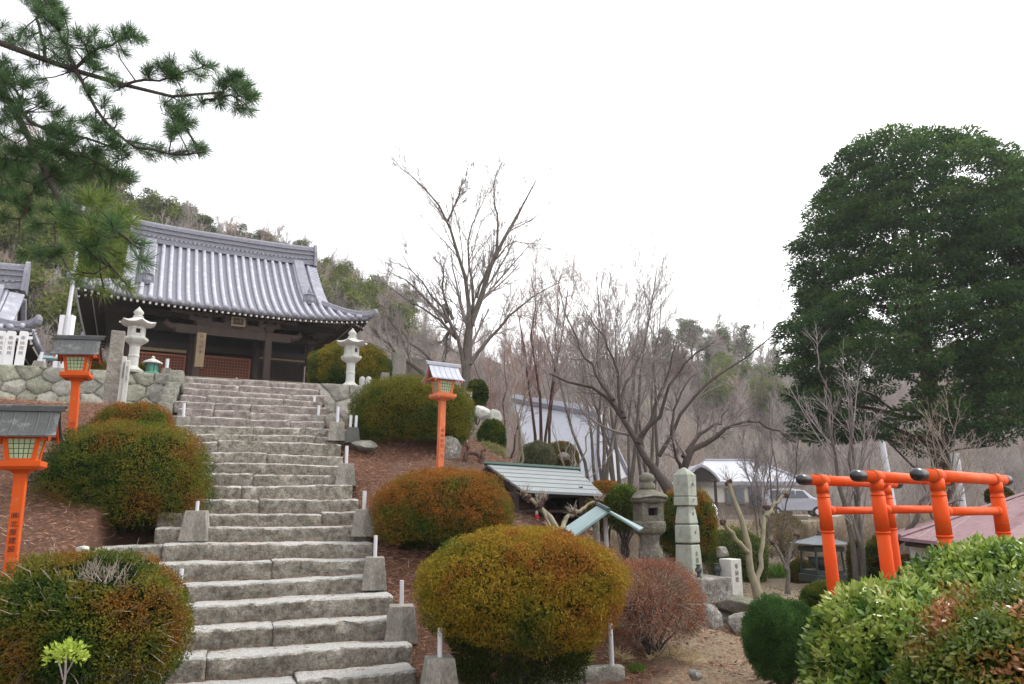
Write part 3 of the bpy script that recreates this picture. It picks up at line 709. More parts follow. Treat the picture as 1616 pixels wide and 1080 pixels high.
idx = np.arange(HX.size).reshape(HX.shape); Q = np.stack([idx[:-1, :-1], idx[1:, :-1], idx[1:, 1:], idx[:-1, 1:]], -1).reshape(-1, 4)
pn = np.stack([x*.06, y*.06, z*.06], -1); n = fbm(pn, 6, 4)[..., None]; n = np.clip((n-.3)*2.5, 0, 1)
c = np.array((.135,.10,.085))*(1-n) + np.array((.20,.165,.125))*n
h = link('hills', npmesh(np.stack([x, y, z], -1).reshape(-1, 3), Q, c.reshape(-1, 3)), MT['ground'], smooth=True); tag(h, kind='structure')
# ------------------------------------------------------------------ temple halls
def hall(name, label, loc, rz, a=4.1, b=3.8, g=2.82, ze=3.06, rise=2.95, full=True, core=2.65, lift=.15):
    t = thing(name, label, 'temple hall', loc, rz)
    k1 = .5*rise/2.95; k2 = (rise - k1*b)/b**2
    def ge(e): return k1*e + k2*e*e
    def lf(X, Y): return lift*(np.clip(np.abs(X)/a, 0, 1.05)**3.2)*(np.clip(np.abs(Y)/b, 0, 1.05)**5) + .10*(np.clip(np.abs(X)/a, 0, 1)**3)
    def zr(X, Y, main=None):
        X = np.asarray(X, float); Y = np.asarray(Y, float); ex = a-np.abs(X); ey = b-np.abs(Y)
        m_ = (np.abs(X) <= g+1e-6) if main is None else main
        e = np.where(m_, ey, np.minimum(ex, ey)); fade = np.clip(1 - e/2.2, 0, 1)
        return ze + ge(e) + lf(X, Y)*fade
    sp_ = .25; roof = MB(); rolls = []; rad = .062
    # base surface, front/back main
    def grid(xs, ys, main, dz=0, flip=False):
        Xg, Yg = np.meshgrid(xs, ys, indexing='ij'); Zg = zr(Xg, Yg, main)+dz
        n, m_ = Xg.shape; V = np.stack([Xg, Yg, Zg], -1).reshape(-1, 3); idx = np.arange(n*m_).reshape(n, m_)
        Qd = np.stack([idx[:-1, :-1], idx[1:, :-1], idx[1:, 1:], idx[:-1, 1:]], -1).reshape(-1, 4)
        return V, (Qd[:, ::-1] if flip else Qd)
    surf = []
    surf.append(grid(np.linspace(-g, g, 31), np.linspace(-b, b, 61), True))
    hipw = a-g
    for s in (-1, 1):
        surf.append(grid(s*np.linspace(g+.001, a, 9), np.linspace(-b, b, 61), False, flip=(s < 0)))
    V, Q = joinm(surf); r_ = link('roof', npmesh(V, Q), MT['tiledark'], t)
    sol = r_.modifiers.new('s', 'SOLIDIFY'); sol.thickness = .09; sol.offset = -1
    # round tile rolls
    def roll(X, Y): # arrays along the slope from eave up
        Z = zr(X, Y, np.abs(X) <= g) + .035
        return np.stack([X, Y, Z], -1)
    K = 26; P1 = []
    n_ = int(a/sp_)
    for i in range(-n_, n_+1):
        X = i*sp_
        emax = b-.12 if abs(X) <= g else max(a-abs(X), .05)
        if emax < .12: continue
        for s in (-1, 1):
            e = np.linspace(-.03, emax, K); P1.append(roll(np.full(K, X), s*(b-e)))
    n_ = int(b/sp_)
    for i in range(-n_, n_+1):
        Y = i*sp_; emax = min(hipw, b-abs(Y))
        if emax < .12: continue
        for s in (-1, 1):
            e = np.linspace(-.03, emax, K); P1.append(roll(s*(a-e), np.full(K, Y)))
    P1 = np.stack(P1); lead = P1[:, :1] + (P1[:, :1]-P1[:, 1:2])*.02; P1 = np.concatenate([lead, P1], 1)
    Rr_ = np.full(P1.shape[:2], rad); Rr_[:, 0] = .002; Rr_[:, 1] = rad*1.18; V, Q = tubesnp(P1, Rr_, 8)   # round eave tiles close each roll
    rr = link('tile_rolls', npmesh(V, Q), MT['tile'], r_, smooth=True)
    # ridges
    m = MB(); zt = ze + ge(b)
    for i, (w_, h0, h1) in enumerate(((.40, -.10, .06), (.34, .06, .12), (.42, .12, .15), (.30, .15, .27), (.42, .27, .30), (.32, .30, .42), (.44, .42, .46), (.30, .46, .54))):
        # slight upward sweep at both ends: built in 9 lengths
        for q in range(10):
            x0 = -g-.12 + (2*g+.24)*q/10; x1 = -g-.12 + (2*g+.24)*(q+1)/10
            s0 = .06*abs(x0/g)**3; s1 = .06*abs(x1/g)**3
            m.add([(x0,-w_/2,zt+h0+s0),(x1,-w_/2,zt+h0+s1),(x1,w_/2,zt+h0+s1),(x0,w_/2,zt+h0+s0),(x0,-w_/2,zt+h1+s0),(x1,-w_/2,zt+h1+s1),(x1,w_/2,zt+h1+s1),(x0,w_/2,zt+h1+s0)],
                  [(3,2,1,0),(4,5,6,7),(0,1,5,4),(2,3,7,6)]+([(3,0,4,7)] if q == 0 else [])+([(1,2,6,5)] if q == 9 else []))
    for q in range(int(2*g/.14)):
        x = -g+.07+q*.14; s0 = .10*abs(x/g)**3
        for s in (-1, 1): m.cb(x, s*.20, zt+.08+s0, .09, .05, .07)
    m.tube([(x, 0, zt+.57+.06*abs(x/g)**3) for x in np.linspace(-g-.15, g+.15, 15)], .085, 10)
    m.build('ridge', MT['ridge'], r_)
    for s in (-1, 1):   # ridge-end tiles
        m = MB(); x = s*(g+.17); m.add([(x,-.3,zt-.08),(x,.3,zt-.08),(x,.26,zt+.45),(x,.14,zt+.74),(x,0,zt+.82),(x,-.14,zt+.74),(x,-.26,zt+.45)], [(0,1,2,3,4,5,6)])
        o = m.build('ridge_end_tile', MT['ridge'], r_); sm = o.modifiers.new('s', 'SOLIDIFY'); sm.thickness = .1; sm.offset = 0
    # descending ridges with their demon tiles, verge tiles, corner ridges
    for sx in (-1, 1):
        for sy in (-1, 1):
            m = MB(); dm = MB(); vg = MB(); cr_ = MB(); tp_ = MB()
            X = sx*(g-.42); es = np.linspace(b-.1, hipw+.12, 22); pts = []
            for e_ in es:
                pts.append(Vector((X, sy*(b-e_), float(zr(X, sy*(b-e_), True)))))
            for lay, (w_, h_) in enumerate(((.26, .08), (.21, .16), (.26, .20), (.14, .27))):
                for p, q in zip(pts[:-1], pts[1:]):
                    m.add([p+Vector((-w_/2,0,-.05)), p+Vector((w_/2,0,-.05)), q+Vector((w_/2,0,-.05)), q+Vector((-w_/2,0,-.05)),
                           p+Vector((-w_/2,0,h_)), p+Vector((w_/2,0,h_)), q+Vector((w_/2,0,h_)), q+Vector((-w_/2,0,h_))], [(4,5,6,7),(0,1,5,4),(1,2,6,5),(2,3,7,6),(3,0,4,7)])
            for i in range(0, 44):     # the ends of the layered flat tiles read as fine stripes
                f_ = i/44*(len(pts)-1); j = int(f_); p = pts[j].lerp(pts[j+1], f_-j)
                vg.cb(p.x, p.y, p.z+.14, .33, .045, .24)
            p = pts[-1]; dm.lathe([(.10, -.08), (.16, .05), (.15, .18), (.20, .24), (.09, .30), (.07, .40), (.02, .50)], 9, M=Matrix.Translation(p + Vector((0, sy*.10, 0))))
            dm.cb(p.x, p.y+sy*.12, p.z+.08, .40, .10, .22); dm.cb(p.x, p.y+sy*.1, p.z+.3, .12, .24, .08)
            # verge: short cross tiles down the gable edge
            es = np.linspace(b-.25, hipw-.05, 26)
            for e_ in es:
                z_ = float(zr(g, sy*(b-e_), True)); x0 = sx*(g-.12); x1 = sx*(g+.22)
                vg.tube([(x0, sy*(b-e_), z_+.09), (x1, sy*(b-e_), z_+.05)], .052, 7)
            # corner ridge
            cpts = []
            for q in np.linspace(0, 1, 14):
                e_ = hipw*(1-q) - .12*q; X = sx*(a-e_); Y = sy*(b-e_); cpts.append(Vector((X, Y, float(ze + ge(max(e_, 0)) + lf(X, Y)*np.clip(1-e_/2.2, 0, 1)) + .05 + .0*q**3)))
            cr_.tube(cpts, [.10]*14, 8); cr_.tube([p+Vector((0,0,.09)) for p in cpts], [.06]*14, 8)
            tp_.lathe([(.07,-.06),(.10,.03),(.08,.12),(.03,.17)], 8, M=Matrix.Translation(cpts[-1]))
            m.build('sloping_ridge', MT['ridge'], r_); cr_.build('corner_ridge', MT['ridge'], r_); dm.build('ridge_ornament', MT['ridge'], r_); tp_.build('corner_ornament', MT['ridge'], r_); vg.build('verge_tiles', MT['tile'], r_)
    # gables
    m = MB()
    for s in (-1, 1):
        x = s*(g-.22); ys = np.linspace(-(b-hipw)+.1, b-hipw-.1, 13)
        top = [(x, y_, float(zr(g, y_, True))-.10) for y_ in ys]; zb = ze+ge(hipw)-.1
        m.add([(x, ys[0], zb), (x, ys[-1], zb)] + top[::-1], [tuple(range(2+len(top)))])
    m.build('gable', MT['gable'], t)
    m = MB()
    for s in (-1, 1):
        for sy in (-1, 1):
            ys = np.linspace(0, b-hipw+.15, 10); x = s*(g+.10)
            for y0, y1 in zip(ys[:-1], ys[1:]):
                z0_, z1_ = float(zr(g, y0, True))-.12, float(zr(g, y1, True))-.12
                m.add([(x-.03,sy*y0,z0_-.22),(x+.03,sy*y0,z0_-.22),(x+.03,sy*y0,z0_),(x-.03,sy*y0,z0_),(x-.03,sy*y1,z1_-.22),(x+.03,sy*y1,z1_-.22),(x+.03,sy*y1,z1_),(x-.03,sy*y1,z1_)],[(0,1,2,3),(4,7,6,5),(0,4,5,1),(1,5,6,2),(2,6,7,3),(3,7,4,0)])
    m.build('bargeboards', MT['darkwood'], t)
    # rafters under the eaves, two tiers
    rf = MB(); tips = MB()
    for i in range(-int(a/.16), int(a/.16)+1):
        X = i*.16
        for s in (-1, 1):
            em = min(b-1.5, max(a-abs(X), .2)+.0) if abs(X) > core else b-1.9
            for (e0, dz) in ((.06, -.15), (.42, -.25)):
                pts = [(X, s*(b-e_), float(zr(X, s*(b-e_), False if abs(X) > g else True))+dz-.28*max(0, e_-.9)) for e_ in np.linspace(e0, max(em, e0+.2), 5)]
                rf.tube(pts, .035, 4); tips.cb(pts[0][0], pts[0][1]-s*(-.012), pts[0][2], .055, .02, .055)
    for i in range(-int(b/.16), int(b/.16)+1):
        Y = i*.16
        for s in (-1, 1):
            em = min(a-core, b-abs(Y)+.2)
            for (e0, dz) in ((.06, -.15), (.42, -.25)):
                pts = [(s*(a-e_), Y, float(zr(s*(a-e_), Y, False))+dz) for e_ in np.linspace(e0, max(em, e0+.2), 4)]
                pts = [(p[0], p[1], min(p[2], ze+.42+(lift if abs(Y) > b-1 else 0)*.6)) for p in pts]
                rf.tube(pts, .035, 4); tips.cb(pts[0][0]+s*.012, pts[0][1], pts[0][2], .02, .055, .055)
    nf_ = len(rf.f); rf.add(tips.v, tips.f); ro = rf.build('rafters', MT['brownwood'], t); ro.data.materials.append(MT['plaster'])
    mi_ = np.zeros(len(rf.f), np.int32); mi_[nf_:] = 1; ro.data.polygons.foreach_set('material_index', mi_)
    # ceiling boards, beams, walls
    m = MB(); m.box(-a+.55, a-.55, -b+.55, b-.55, ze+.13, ze+.17); m.build('eave_boards', MT['darkwood'], t)
    cy = -1.9*b/3.8; kx = core/2.65
    m = MB()
    for y_ in (cy, -cy+.7):
        m.box(-core-.25, core+.25, y_-.09, y_+.09, ze-.45, ze-.17); m.box(-core-.15, core+.15, y_-.07, y_+.07, ze-.98, ze-.78)
    for x in (-core, core):
        m.box(x-.09, x+.09, cy-.25, -cy+.95, ze-.17, ze+.05); m.box(x-.07, x+.07, cy+.09, -cy+.6, ze-.98, ze-.78)
    m.box(-3.3*kx, 3.3*kx, cy-.7, cy-.5, ze-.15, ze+.05)
    m.build('beams', MT['darkwood'], t)
    m = MB(); m.box(-core+.1, core-.1, cy+.35, -cy+.6, -.2, ze+.1); m.build('core_wall', MT['black'], t)
    m = MB(); m.box(-core-1.0, core+1.0, cy-.9, -cy+1.4, .42, .52)
    for x in np.linspace(-core-.9, core+.9, 8): m.cb(x, cy-.8, .2, .1, .1, .43)
    m.build('veranda', MT['brownwood'], t)
    for x in (-core, -.95*kx, .95*kx, core):
        m = MB(); m.lathe([(.115, .0), (.115, ze-.15)], 14, (x, cy)); m.build('pillar', MT['brownwood'], t, smooth=False)
    return t, zr
TL_ = (-9.93, 24.12, 4.22)
tmp, zr_ = hall('temple_hall', 'dark timber temple hall with curved silver grey tiled roof above the steps', TL_, R(27.5))
# front porch pillars, beams with carved noses, brackets
for x in (-.86, 1.09):
    m = MB(); m.cb(x, -3.3, 1.38, .20, .20, 2.78).cb(x, -3.3, .06, .34, .34, .14); m.build('porch_pillar', MT['brownwood'], tmp, bevel=.02)
m = MB(); m.box(-1.5, 1.75, -3.38, -3.22, 2.30, 2.56); m.box(-.76, .99, -3.37, -3.23, 2.56, 2.72)
for x, s in ((-1.5, -1), (1.75, 1)):
    m.tube([(x, -3.3, 2.45), (x+s*.16, -3.3, 2.48), (x+s*.28, -3.3, 2.58), (x+s*.25, -3.3, 2.68)], [.12, .10, .08, .03], 8)
m.build('porch_beam', MT['brownwood'], tmp, bevel=.01)
m = MB()
for x in (-.86, .115, 1.09):
    m.taper(x, -3.3, 2.58, 2.70, .20, .24, .34, .34); m.cb(x, -3.3, 2.76, .62, .12, .10)
    for dx in (-.25, 0, .25): m.taper(x+dx, -3.3, 2.81, 2.89, .10, .12, .15, .16)
m.cb(.115, -3.3, 2.93, 3.6, .14, .09)
for x in (-2.65, -.95, .95, 2.65):
    m.taper(x, -1.9, 2.60, 2.72, .22, .24, .36, .36); m.cb(x, -1.9, 2.80, .7, .12, .10); m.cb(x, -2.1, 2.80, .12, .7, .10)
m.build('brackets', MT['brownwood'], tmp)
m = MB()
for x in (-.86, 1.09):
    m.box(x-.06, x+.06, -3.2, -1.95, 2.28, 2.46)
m.build('tie_beams', MT['darkwood'], tmp)
# lattice bays
def lattice(parent, x0, x1, y, z0, z1, sx=.085, sz=.085, matl='redwood', bw=.018, back='paper', name='lattice'):
    f = MB(); w_ = .05
    f.box(x0, x0+w_, y-.025, y+.025, z0, z1).box(x1-w_, x1, y-.025, y+.025, z0, z1).box(x0+w_, x1-w_, y-.025, y+.025, z0, z0+w_).box(x0+w_, x1-w_, y-.025, y+.025, z1-w_, z1)
    n = int((x1-x0-2*w_)/sx)
    for i in range(1, n): f.box(x0+w_+(x1-x0-2*w_)*i/n-bw/2, x0+w_+(x1-x0-2*w_)*i/n+bw/2, y-.014, y+.008, z0+w_, z1-w_)
    n = int((z1-z0-2*w_)/sz)
    for i in range(1, n): f.box(x0+w_, x1-w_, y-.010, y+.012, z0+w_+(z1-z0-2*w_)*i/n-bw/2, z0+w_+(z1-z0-2*w_)*i/n+bw/2)
    o = f.build(name, MT[matl], parent)
    MB().box(x0+.01, x1-.01, y+.04, y+.06, z0+.01, z1-.01).build('backing', MT[back], o)
lattice(tmp, -2.50, -1.08, -1.86, 1.05, 1.92)
lattice(tmp, -.82, .82, -1.86, 1.12, 1.98)
lattice(tmp, 1.08, 2.50, -1.86, 1.35, 2.0, matl='brownwood', back='black', sx=.06, sz=.4)
MB().box(1.08, 2.5, -1.90, -1.84, 2.02, 2.16).build('lintel_board', MT['tan'], tmp)
MB().box(-2.5, -1.08, -1.90, -1.84, 1.98, 2.08).build('lintel_board', MT['tan'], tmp)
lattice(tmp, -2.50, -1.08, -1.84, .55, 1.03, matl='redwood', sx=.075, sz=.3)
lattice(tmp, -.82, .82, -1.84, .55, 1.10, matl='redwood', sx=.075, sz=.3)
lattice(tmp, 1.08, 2.50, -1.84, .55, 1.30, matl='orangewood', sx=.08, sz=.11, back='plaster')
m = MB().cb(.17, -3.42, 2.78, .40, .05, .30, rot('X', -12, (.17, -3.42, 2.78))); pq = m.build('name_plaque', MT['tan'], tmp)
m = MB().cb(.17, -3.452, 2.78, .28, .02, .20, rot('X', -12, (.17, -3.42, 2.78))); m.build('plaque_field', MT['brownwood'], pq)
text('山王', .11, MT['tan'], pq, Matrix.Translation((.17, -3.475, 2.85)) @ Matrix.Rotation(R(78), 4, 'X'))
m = MB().cb(-.80, -3.43, 1.83, .24, .03, 1.02); wb = m.build('hanging_board', MT['tan'], tmp, bevel=.004)
text('天\n台\n宗\n寺', .13, MT['brownwood'], wb, Matrix.Translation((-.80, -3.448, 2.28)) @ Matrix.Rotation(R(90), 4, 'X'))
# offertory chest
m = MB(); m.cb(.0, -2.6, .80, .95, .45, .46)
for i in range(9): m.cb(-.42+i*.105, -2.6, 1.05, .03, .42, .04)
t = thing('offertory_box', 'low dark wooden offertory box in front of the temple lattice', 'offertory box', (*[TL_[i] for i in range(2)], 4.22), R(27.5)); m.build('box', MT['darkwood'], t)
MB().lathe([(.03,0),(.05,.03),(.05,.14),(.03,.17),(.02,.2)], 10, (.35, -2.6)).build('lid', MT['white'], t, loc=(0,0,1.03))
# second hall at the left edge
c2 = P(52, 505, 17.2); s2 = .62; a2, b2 = 4.1*.9, 3.8*.62
cz2 = 4.22
ca, sa = math.cos(R(27.5)), math.sin(R(27.5)); lx, ly = a2, -b2
loc2 = (c2.x - (lx*ca - ly*sa), c2.y - (lx*sa + ly*ca), cz2)
t2, zr2 = hall('side_hall', 'smaller tiled roof hall at the edge behind the white stakes', loc2, R(27.5), a=a2, b=b2, g=2.95, ze=c2.z-cz2-.42, rise=1.72, full=False, core=2.3, lift=.15)
# ------------------------------------------------------------------ vermilion roadside lanterns
def red_lantern(label, loc, rz, silver=False, letters='', faded=False, sc=1.0, lsize=.085, lz=1.0, tilt=0, ink='ink'):
    t = thing('post_lantern', label, 'lantern', loc, rz, 'vermilion post lanterns lining the steps'); t.scale = (sc, sc, sc); t.rotation_euler = (0, R(tilt), rz)
    v = MT['vermp' if faded else 'verm']
    MB().cb(0, 0, .42, .094, .094, 2.08).build('post', v, t, bevel=.006)
    m = MB(); m.taper(0, 0, 1.44, 1.47, .12, .12, .17, .17); m.taper(0, 0, 1.47, 1.495, .28, .28, .325, .325); m.cb(0, 0, 1.52, .335, .335, .05); m.build('tray', v, t, bevel=.004)
    m = MB(); z0, z1 = 1.545, 1.765; w0, w1 = .098, .128
    for sx in (-1, 1):
        for sy in (-1, 1):
            m.taper(sx*w0, sy*w0, z0, z1, .036, .036, .036, .036, dx=sx*(w1-w0), dy=sy*(w1-w0))
    for q, ww, zz in ((0, w0, z0+.012), (1, w1, z1-.012)):
        for s in (-1, 1): m.cb(0, s*ww, zz, 2*ww-.034, .032, .024); m.cb(s*ww, 0, zz, .032, 2*ww-.034, .024)
    lb = m.build('light_box', v, t)
    for i, (sx, sy) in enumerate(((0, -1), (0, 1), (-1, 0), (1, 0))):
        m = MB(); a0 = w0-.016; a1 = w1-.016; zz0, zz1 = z0+.024, z1-.024
        if sy: V = [(-a0, sy*w0*1.0, zz0), (a0, sy*w0, zz0), (a1, sy*w1, zz1), (-a1, sy*w1, zz1)]
        else: V = [(sx*w0, -a0, zz0), (sx*w0, a0, zz0), (sx*w1, a1, zz1), (sx*w1, -a1, zz1)]
        m.add(V, [(0,1,2,3)]); o = m.build('pane', MT['glass'], lb)
        g = MB()
        for f in (.2, .4, .6, .8):
            A = [V[0][j]*(1-f)+V[1][j]*f for j in range(3)]; Bq = [V[3][j]*(1-f)+V[2][j]*f for j in range(3)]
            g.tube([A, Bq], .0035, 4)
        for f in (.25, .5, .75):
            A = [V[0][j]*(1-f)+V[3][j]*f for j in range(3)]; Bq = [V[1][j]*(1-f)+V[2][j]*f for j in range(3)]
            g.tube([A, Bq], .0035, 4)
        g.build('glazing_bars', MT['tealdark'], lb)
    # roof: concave slopes, ridge along local X
    rm = MT['lroofs' if silver else 'lroof']; m = MB(); hl = .255; n = 8
    prof = [(y, 1.765 + .25*((1-y/.235)**1.5)) for y in np.linspace(.235, 0, n)]
    for s in (-1, 1):
        V = []; Fc = []
        for (y, z) in prof:
            ex = .02*(y/.235)**3
            V += [(-hl-ex, s*y, z), (hl+ex, s*y, z), (-hl-ex, s*y, z-.014), (hl+ex, s*y, z-.014)]
        for i in range(n-1):
            b = i*4; c = b+4
            q = [(b, b+1, c+1, c), (b+2, c+2, c+3, b+3), (b, c, c+2, b+2), (b+1, b+3, c+3, c+1)]
            Fc += q if s < 0 else [f[::-1] for f in q]
        Fc.append((0, 2, 3, 1)); m.add(V, Fc)
    for x in np.linspace(-hl+.07, hl-.07, 5):
        for s in (-1, 1): m.tube([(x, s*y, z+.001) for y, z in prof], .005, 4)
    rf = m.build('roof', rm, t)
    m = MB(); m.box(-hl-.035, hl+.035, -.022, .022, 2.00, 2.045); m.tube([(-hl-.05, 0, 2.045), (hl+.05, 0, 2.045)], .014, 8); m.build('ridge_cap', rm, rf)
    m = MB()
    for sx in (-1, 1):
        for s in (-1, 1):
            pr = [(y, z) for y, z in prof]
            for (y0, z0_), (y1, z1_) in zip(pr[:-1], pr[1:]):
                x = sx*(hl-.03); m.add([(x-.008, s*y0, z0_-.05), (x+.008, s*y0, z0_-.05), (x+.008, s*y0, z0_-.013), (x-.008, s*y0, z0_-.013), (x-.008, s*y1, z1_-.05), (x+.008, s*y1, z1_-.05), (x+.008, s*y1, z1_-.013), (x-.008, s*y1, z1_-.013)],
                    [(0,1,2,3),(4,7,6,5),(0,4,5,1),(1,5,6,2),(2,6,7,3),(3,7,4,0)])
    m.build('bargeboards', v, rf)
    MB().add([(-.2, -.22, 1.75), (.2, -.22, 1.75), (.2, .22, 1.75), (-.2, .22, 1.75)], [(0, 1, 2, 3)]) 
    m = MB(); m.cb(0, 0, 1.785, .42, .34, .02); m.build('ceiling_board', v, rf)
    if letters: text('\n'.join(letters), lsize, MT[ink], t, Matrix.Translation((0, -.0485, lz)) @ Matrix.Rotation(R(90), 4, 'X') @ Matrix.Scale(1.0, 4))
    return t
def lantern_at(px, pyroof, d, dx=0, sc=1): p = P(px, pyroof, d); return (p.x+dx, p.y, p.z-2.05*sc)
l1 = red_lantern('large weathered vermilion post lantern with dark roof beside the lowest left shrub', lantern_at(45, 641, 5.85, .06, .88), YAW+.03, letters='㈱北屋建設', lsize=.060, lz=1.10, sc=.88, tilt=-1.5)
l2 = red_lantern('vermilion post lantern with dark roof in front of the polygonal stone wall', lantern_at(128, 531, 9.4, .10), YAW, letters='㈱大三工業', lsize=.07, lz=.92, ink='inkred', tilt=-3)
l3 = red_lantern('faded vermilion post lantern with silver roof before the large round shrub', lantern_at(700, 573, 11.4, -.03), YAW+.15, silver=True, letters='奉納有志一同', faded=True, lsize=.066, lz=1.0, ink='inkred', tilt=1)

# ------------------------------------------------------------------ stone lanterns
def stone_lantern(label, loc, sc, rz=0, m='granite', squat=False):
    t = thing('stone_lantern', label, 'stone lantern', loc, rz); t.scale = (sc,)*3; g = MT[m]
    def corner(a, r, z):   # six upturned corners
        k = abs(math.cos(3*a)) ** 6; return r*(1+.12*k), z + .06*k*max(0, (r-.2))/.2
    MB().lathe([(.27, 0), (.28, .06), (.22, .10), (.17, .13), (.155, .15)], 24).build('base', g, t)
    MB().lathe([(.15, .15), (.128, .18), (.12, .40), (.128, .415), (.135, .44), (.128, .465), (.12, .48), (.122, .70), (.15, .74)], 20).build('shaft', g, t, smooth=False)
    MB().lathe([(.15, .74), (.24, .80), (.30, .86), (.31, .90), (.30, .93), (.20, .95)], 6, ph=.52).build('platform', g, t, bevel=.008)
    b = MB()
    for i in range(6):
        a = math.pi*2*(i+.5)/6 + .52 - math.pi/6*0
        x, y = .17*math.cos(a), .17*math.sin(a); b.cb(0, 0, 0, .075, .05, .27, Matrix.Translation((.185*math.cos(a-math.pi/6), .185*math.sin(a-math.pi/6), 1.085)) @ Matrix.Rotation(a-math.pi/6+math.pi/2, 4, 'Z'))
        Mx = Matrix.Translation((.165*math.cos(a), .165*math.sin(a), 1.085)) @ Matrix.Rotation(a+math.pi/2, 4, 'Z')
        if i % 2 == 0: b.cb(0, 0, .10, .15, .04, .07, Mx); b.cb(0, 0, -.095, .15, .04, .08, Mx)
        else: b.cb(0, 0, 0, .15, .04, .27, Mx)
    b.build('light_box', g, t); MB().lathe([(.11, .96), (.11, 1.2)], 8).build('dark_hollow', MT['black'], t)
    MB().lathe([(.20, 1.215), (.36, 1.25), (.41, 1.285), (.40, 1.30), (.27, 1.345), (.16, 1.42), (.11, 1.47)], 36, mod=corner).build('roof', g, t, smooth=False)
    MB().lathe([(.10, 1.46), (.13, 1.50), (.08, 1.53), (.115, 1.57), (.12, 1.62), (.07, 1.68), (.02, 1.74), (.005, 1.77)], 16).build('finial', g, t, smooth=True)
    return t
p = P(208, 589, 14.35); h_ = P(208, 484, 14.35).z - p.z
stone_lantern('pale granite lantern on the wall left of the stair top', p, h_/1.77, R(10))
p = P(552, 613, 16.1); h_ = P(552, 518, 16.1).z - p.z
stone_lantern('pale granite lantern on the block wall right of the stair top', p, h_/1.77, R(28), )
# old mossy lantern beside the five-part monument
def lz(y, d): return P(1020, y, d).z
d = 11.0; c0 = P(1026, 884, d); t = thing('stone_lantern', 'old mossy stone lantern with wide cap behind the sparse red shrub', 'stone lantern', c0, R(15))
def zz(y): return lz(y, d) - c0.z
px_ = (P(1120, 800, d) - P(1020, 800, d)).x/100
g = MT['mossy']
def squareish(a, r, z): k = 1/max(abs(math.cos(a)), abs(math.sin(a))); return r*(.55+.45*min(k, 1.30)), z
MB().lathe([(19*px_, zz(888)), (20*px_, zz(872)), (15*px_, zz(862)), (15*px_, zz(850)), (18*px_, zz(843))], 16).build('shaft', g, t, smooth=True)
MB().lathe([(17*px_, zz(845)), (26*px_, zz(840)), (28*px_, zz(833)), (28*px_, zz(824)), (24*px_, zz(822))], 6, ph=.3).build('platform', g, t, bevel=.02)
m = MB(); w_ = 18*px_; z0, z1 = zz(823), zz(794); hh = z1-z0
for s in (-1, 1):
    m.cb(s*w_*.72, 0, z0+hh/2, w_*.56, w_*2, hh); m.cb(0, s*w_*.8, z0+hh*.16, w_*.88, w_*.4, hh*.32); m.cb(0, s*w_*.8, z1-hh*.14, w_*.88, w_*.4, hh*.28)
m.build('light_box', g, t, bevel=.008); MB().cb(0, 0, z0+hh/2, w_*.8, w_*.5, hh*.9).build('dark_hollow', MT['black'], t)
rk = rock('roof', None, (0, 0, zz(785)), (31*px_, 31*px_, 10*px_), 21, 'mossy', parent=t, amp=.25)
MB().lathe([(24*px_, zz(794)), (29*px_, zz(790)), (22*px_, zz(780)), (12*px_, zz(773))], 12).build('roof_slab', g, t, smooth=True)
MB().lathe([(10*px_, zz(774)), (13*px_, zz(770)), (12*px_, zz(764)), (9*px_, zz(761)), (13*px_, zz(757)), (11*px_, zz(751)), (3*px_, zz(746))], 12).build('finial', g, t, smooth=True)

# ------------------------------------------------------------------ five-part monument and its stones
d = 10.2; c0 = P(1088, 911, d); t = thing('stone_monument', 'tall grey green stone monument of five stacked parts with carved letters', 'monument', c0, R(47))
def zz(y): return P(1085, y, d).z - c0.z
k = (P(1185, 800, d) - P(1085, 800, d)).x/100 / 1.41 * 1.02
g = MT['green_granite']
MB().taper(0, 0, 0, zz(838+.5+21), 44*k, 44*k, 38*k, 38*k).build('lower_shaft', g, t, bevel=.012)
MB().taper(0, 0, zz(857), zz(828), 40*k, 40*k, 39*k, 39*k).build('lower_block', g, t, bevel=.02)
MB().taper(0, 0, zz(827), zz(799), 38*k, 38*k, 29*k, 29*k).build('cap_block', g, t, bevel=.02)
MB().taper(0, 0, zz(798), zz(784), 38*k, 38*k, 38*k, 38*k).build('collar', g, t, bevel=.012)
m = MB(); m.taper(0, 0, zz(783), zz(750), 36*k, 36*k, 37*k, 37*k); m.taper(0, 0, zz(750), zz(742), 37*k, 37*k, 18*k, 18*k); m.taper(0, 0, zz(742), zz(738), 18*k, 18*k, 3*k, 3*k); m.build('jewel', g, t, bevel=.006)
Mx = Matrix.Translation((-2*k, -22.2*k*.93, zz(866))) @ Matrix.Rotation(R(90-3.5), 4, 'X')
text('大\n界\n外\n相', .075, MT['carve'], t, Matrix.Translation((0, -.5*(41*k)-.004, zz(869))) @ Matrix.Rotation(R(90-2), 4, 'X'))
for y_, ch in ((842, '地'), (812, '水'), (791, '火'), (766, '風')):
    text(ch, .05, MT['carve'], t, Matrix.Translation((0, -19.9*k*(1 if y_ != 812 else .86), zz(y_-4))) @ Matrix.Rotation(R(90), 4, 'X'))
c1 = P(1121, 946, 9.75); t = thing('plinth_block', 'square pale stone block under the carved monument', 'stone block', c1, R(28))
hh = P(1121, 911, 9.75).z - c1.z; MB().cb(0, .1, hh/2-.02, .52, .48, hh+.04).build('block', MT['rock'], t, bevel=.02)
c1 = P(1156, 946, 10.0); t = thing('small_pillar', 'small pale square stone post beside the plinth of the monument', 'stone post', c1, R(32))
hh = P(1156, 882, 10.0).z - c1.z; MB().cb(0, 0, hh/2-.03, .20, .20, hh+.06).build('post', MT['granite'], t, bevel=.01)
text('奉\n納\n燈', .07, MT['carve'], t, Matrix.Translation((0, -.102, hh-.06)) @ Matrix.Rotation(R(90), 4, 'X'))
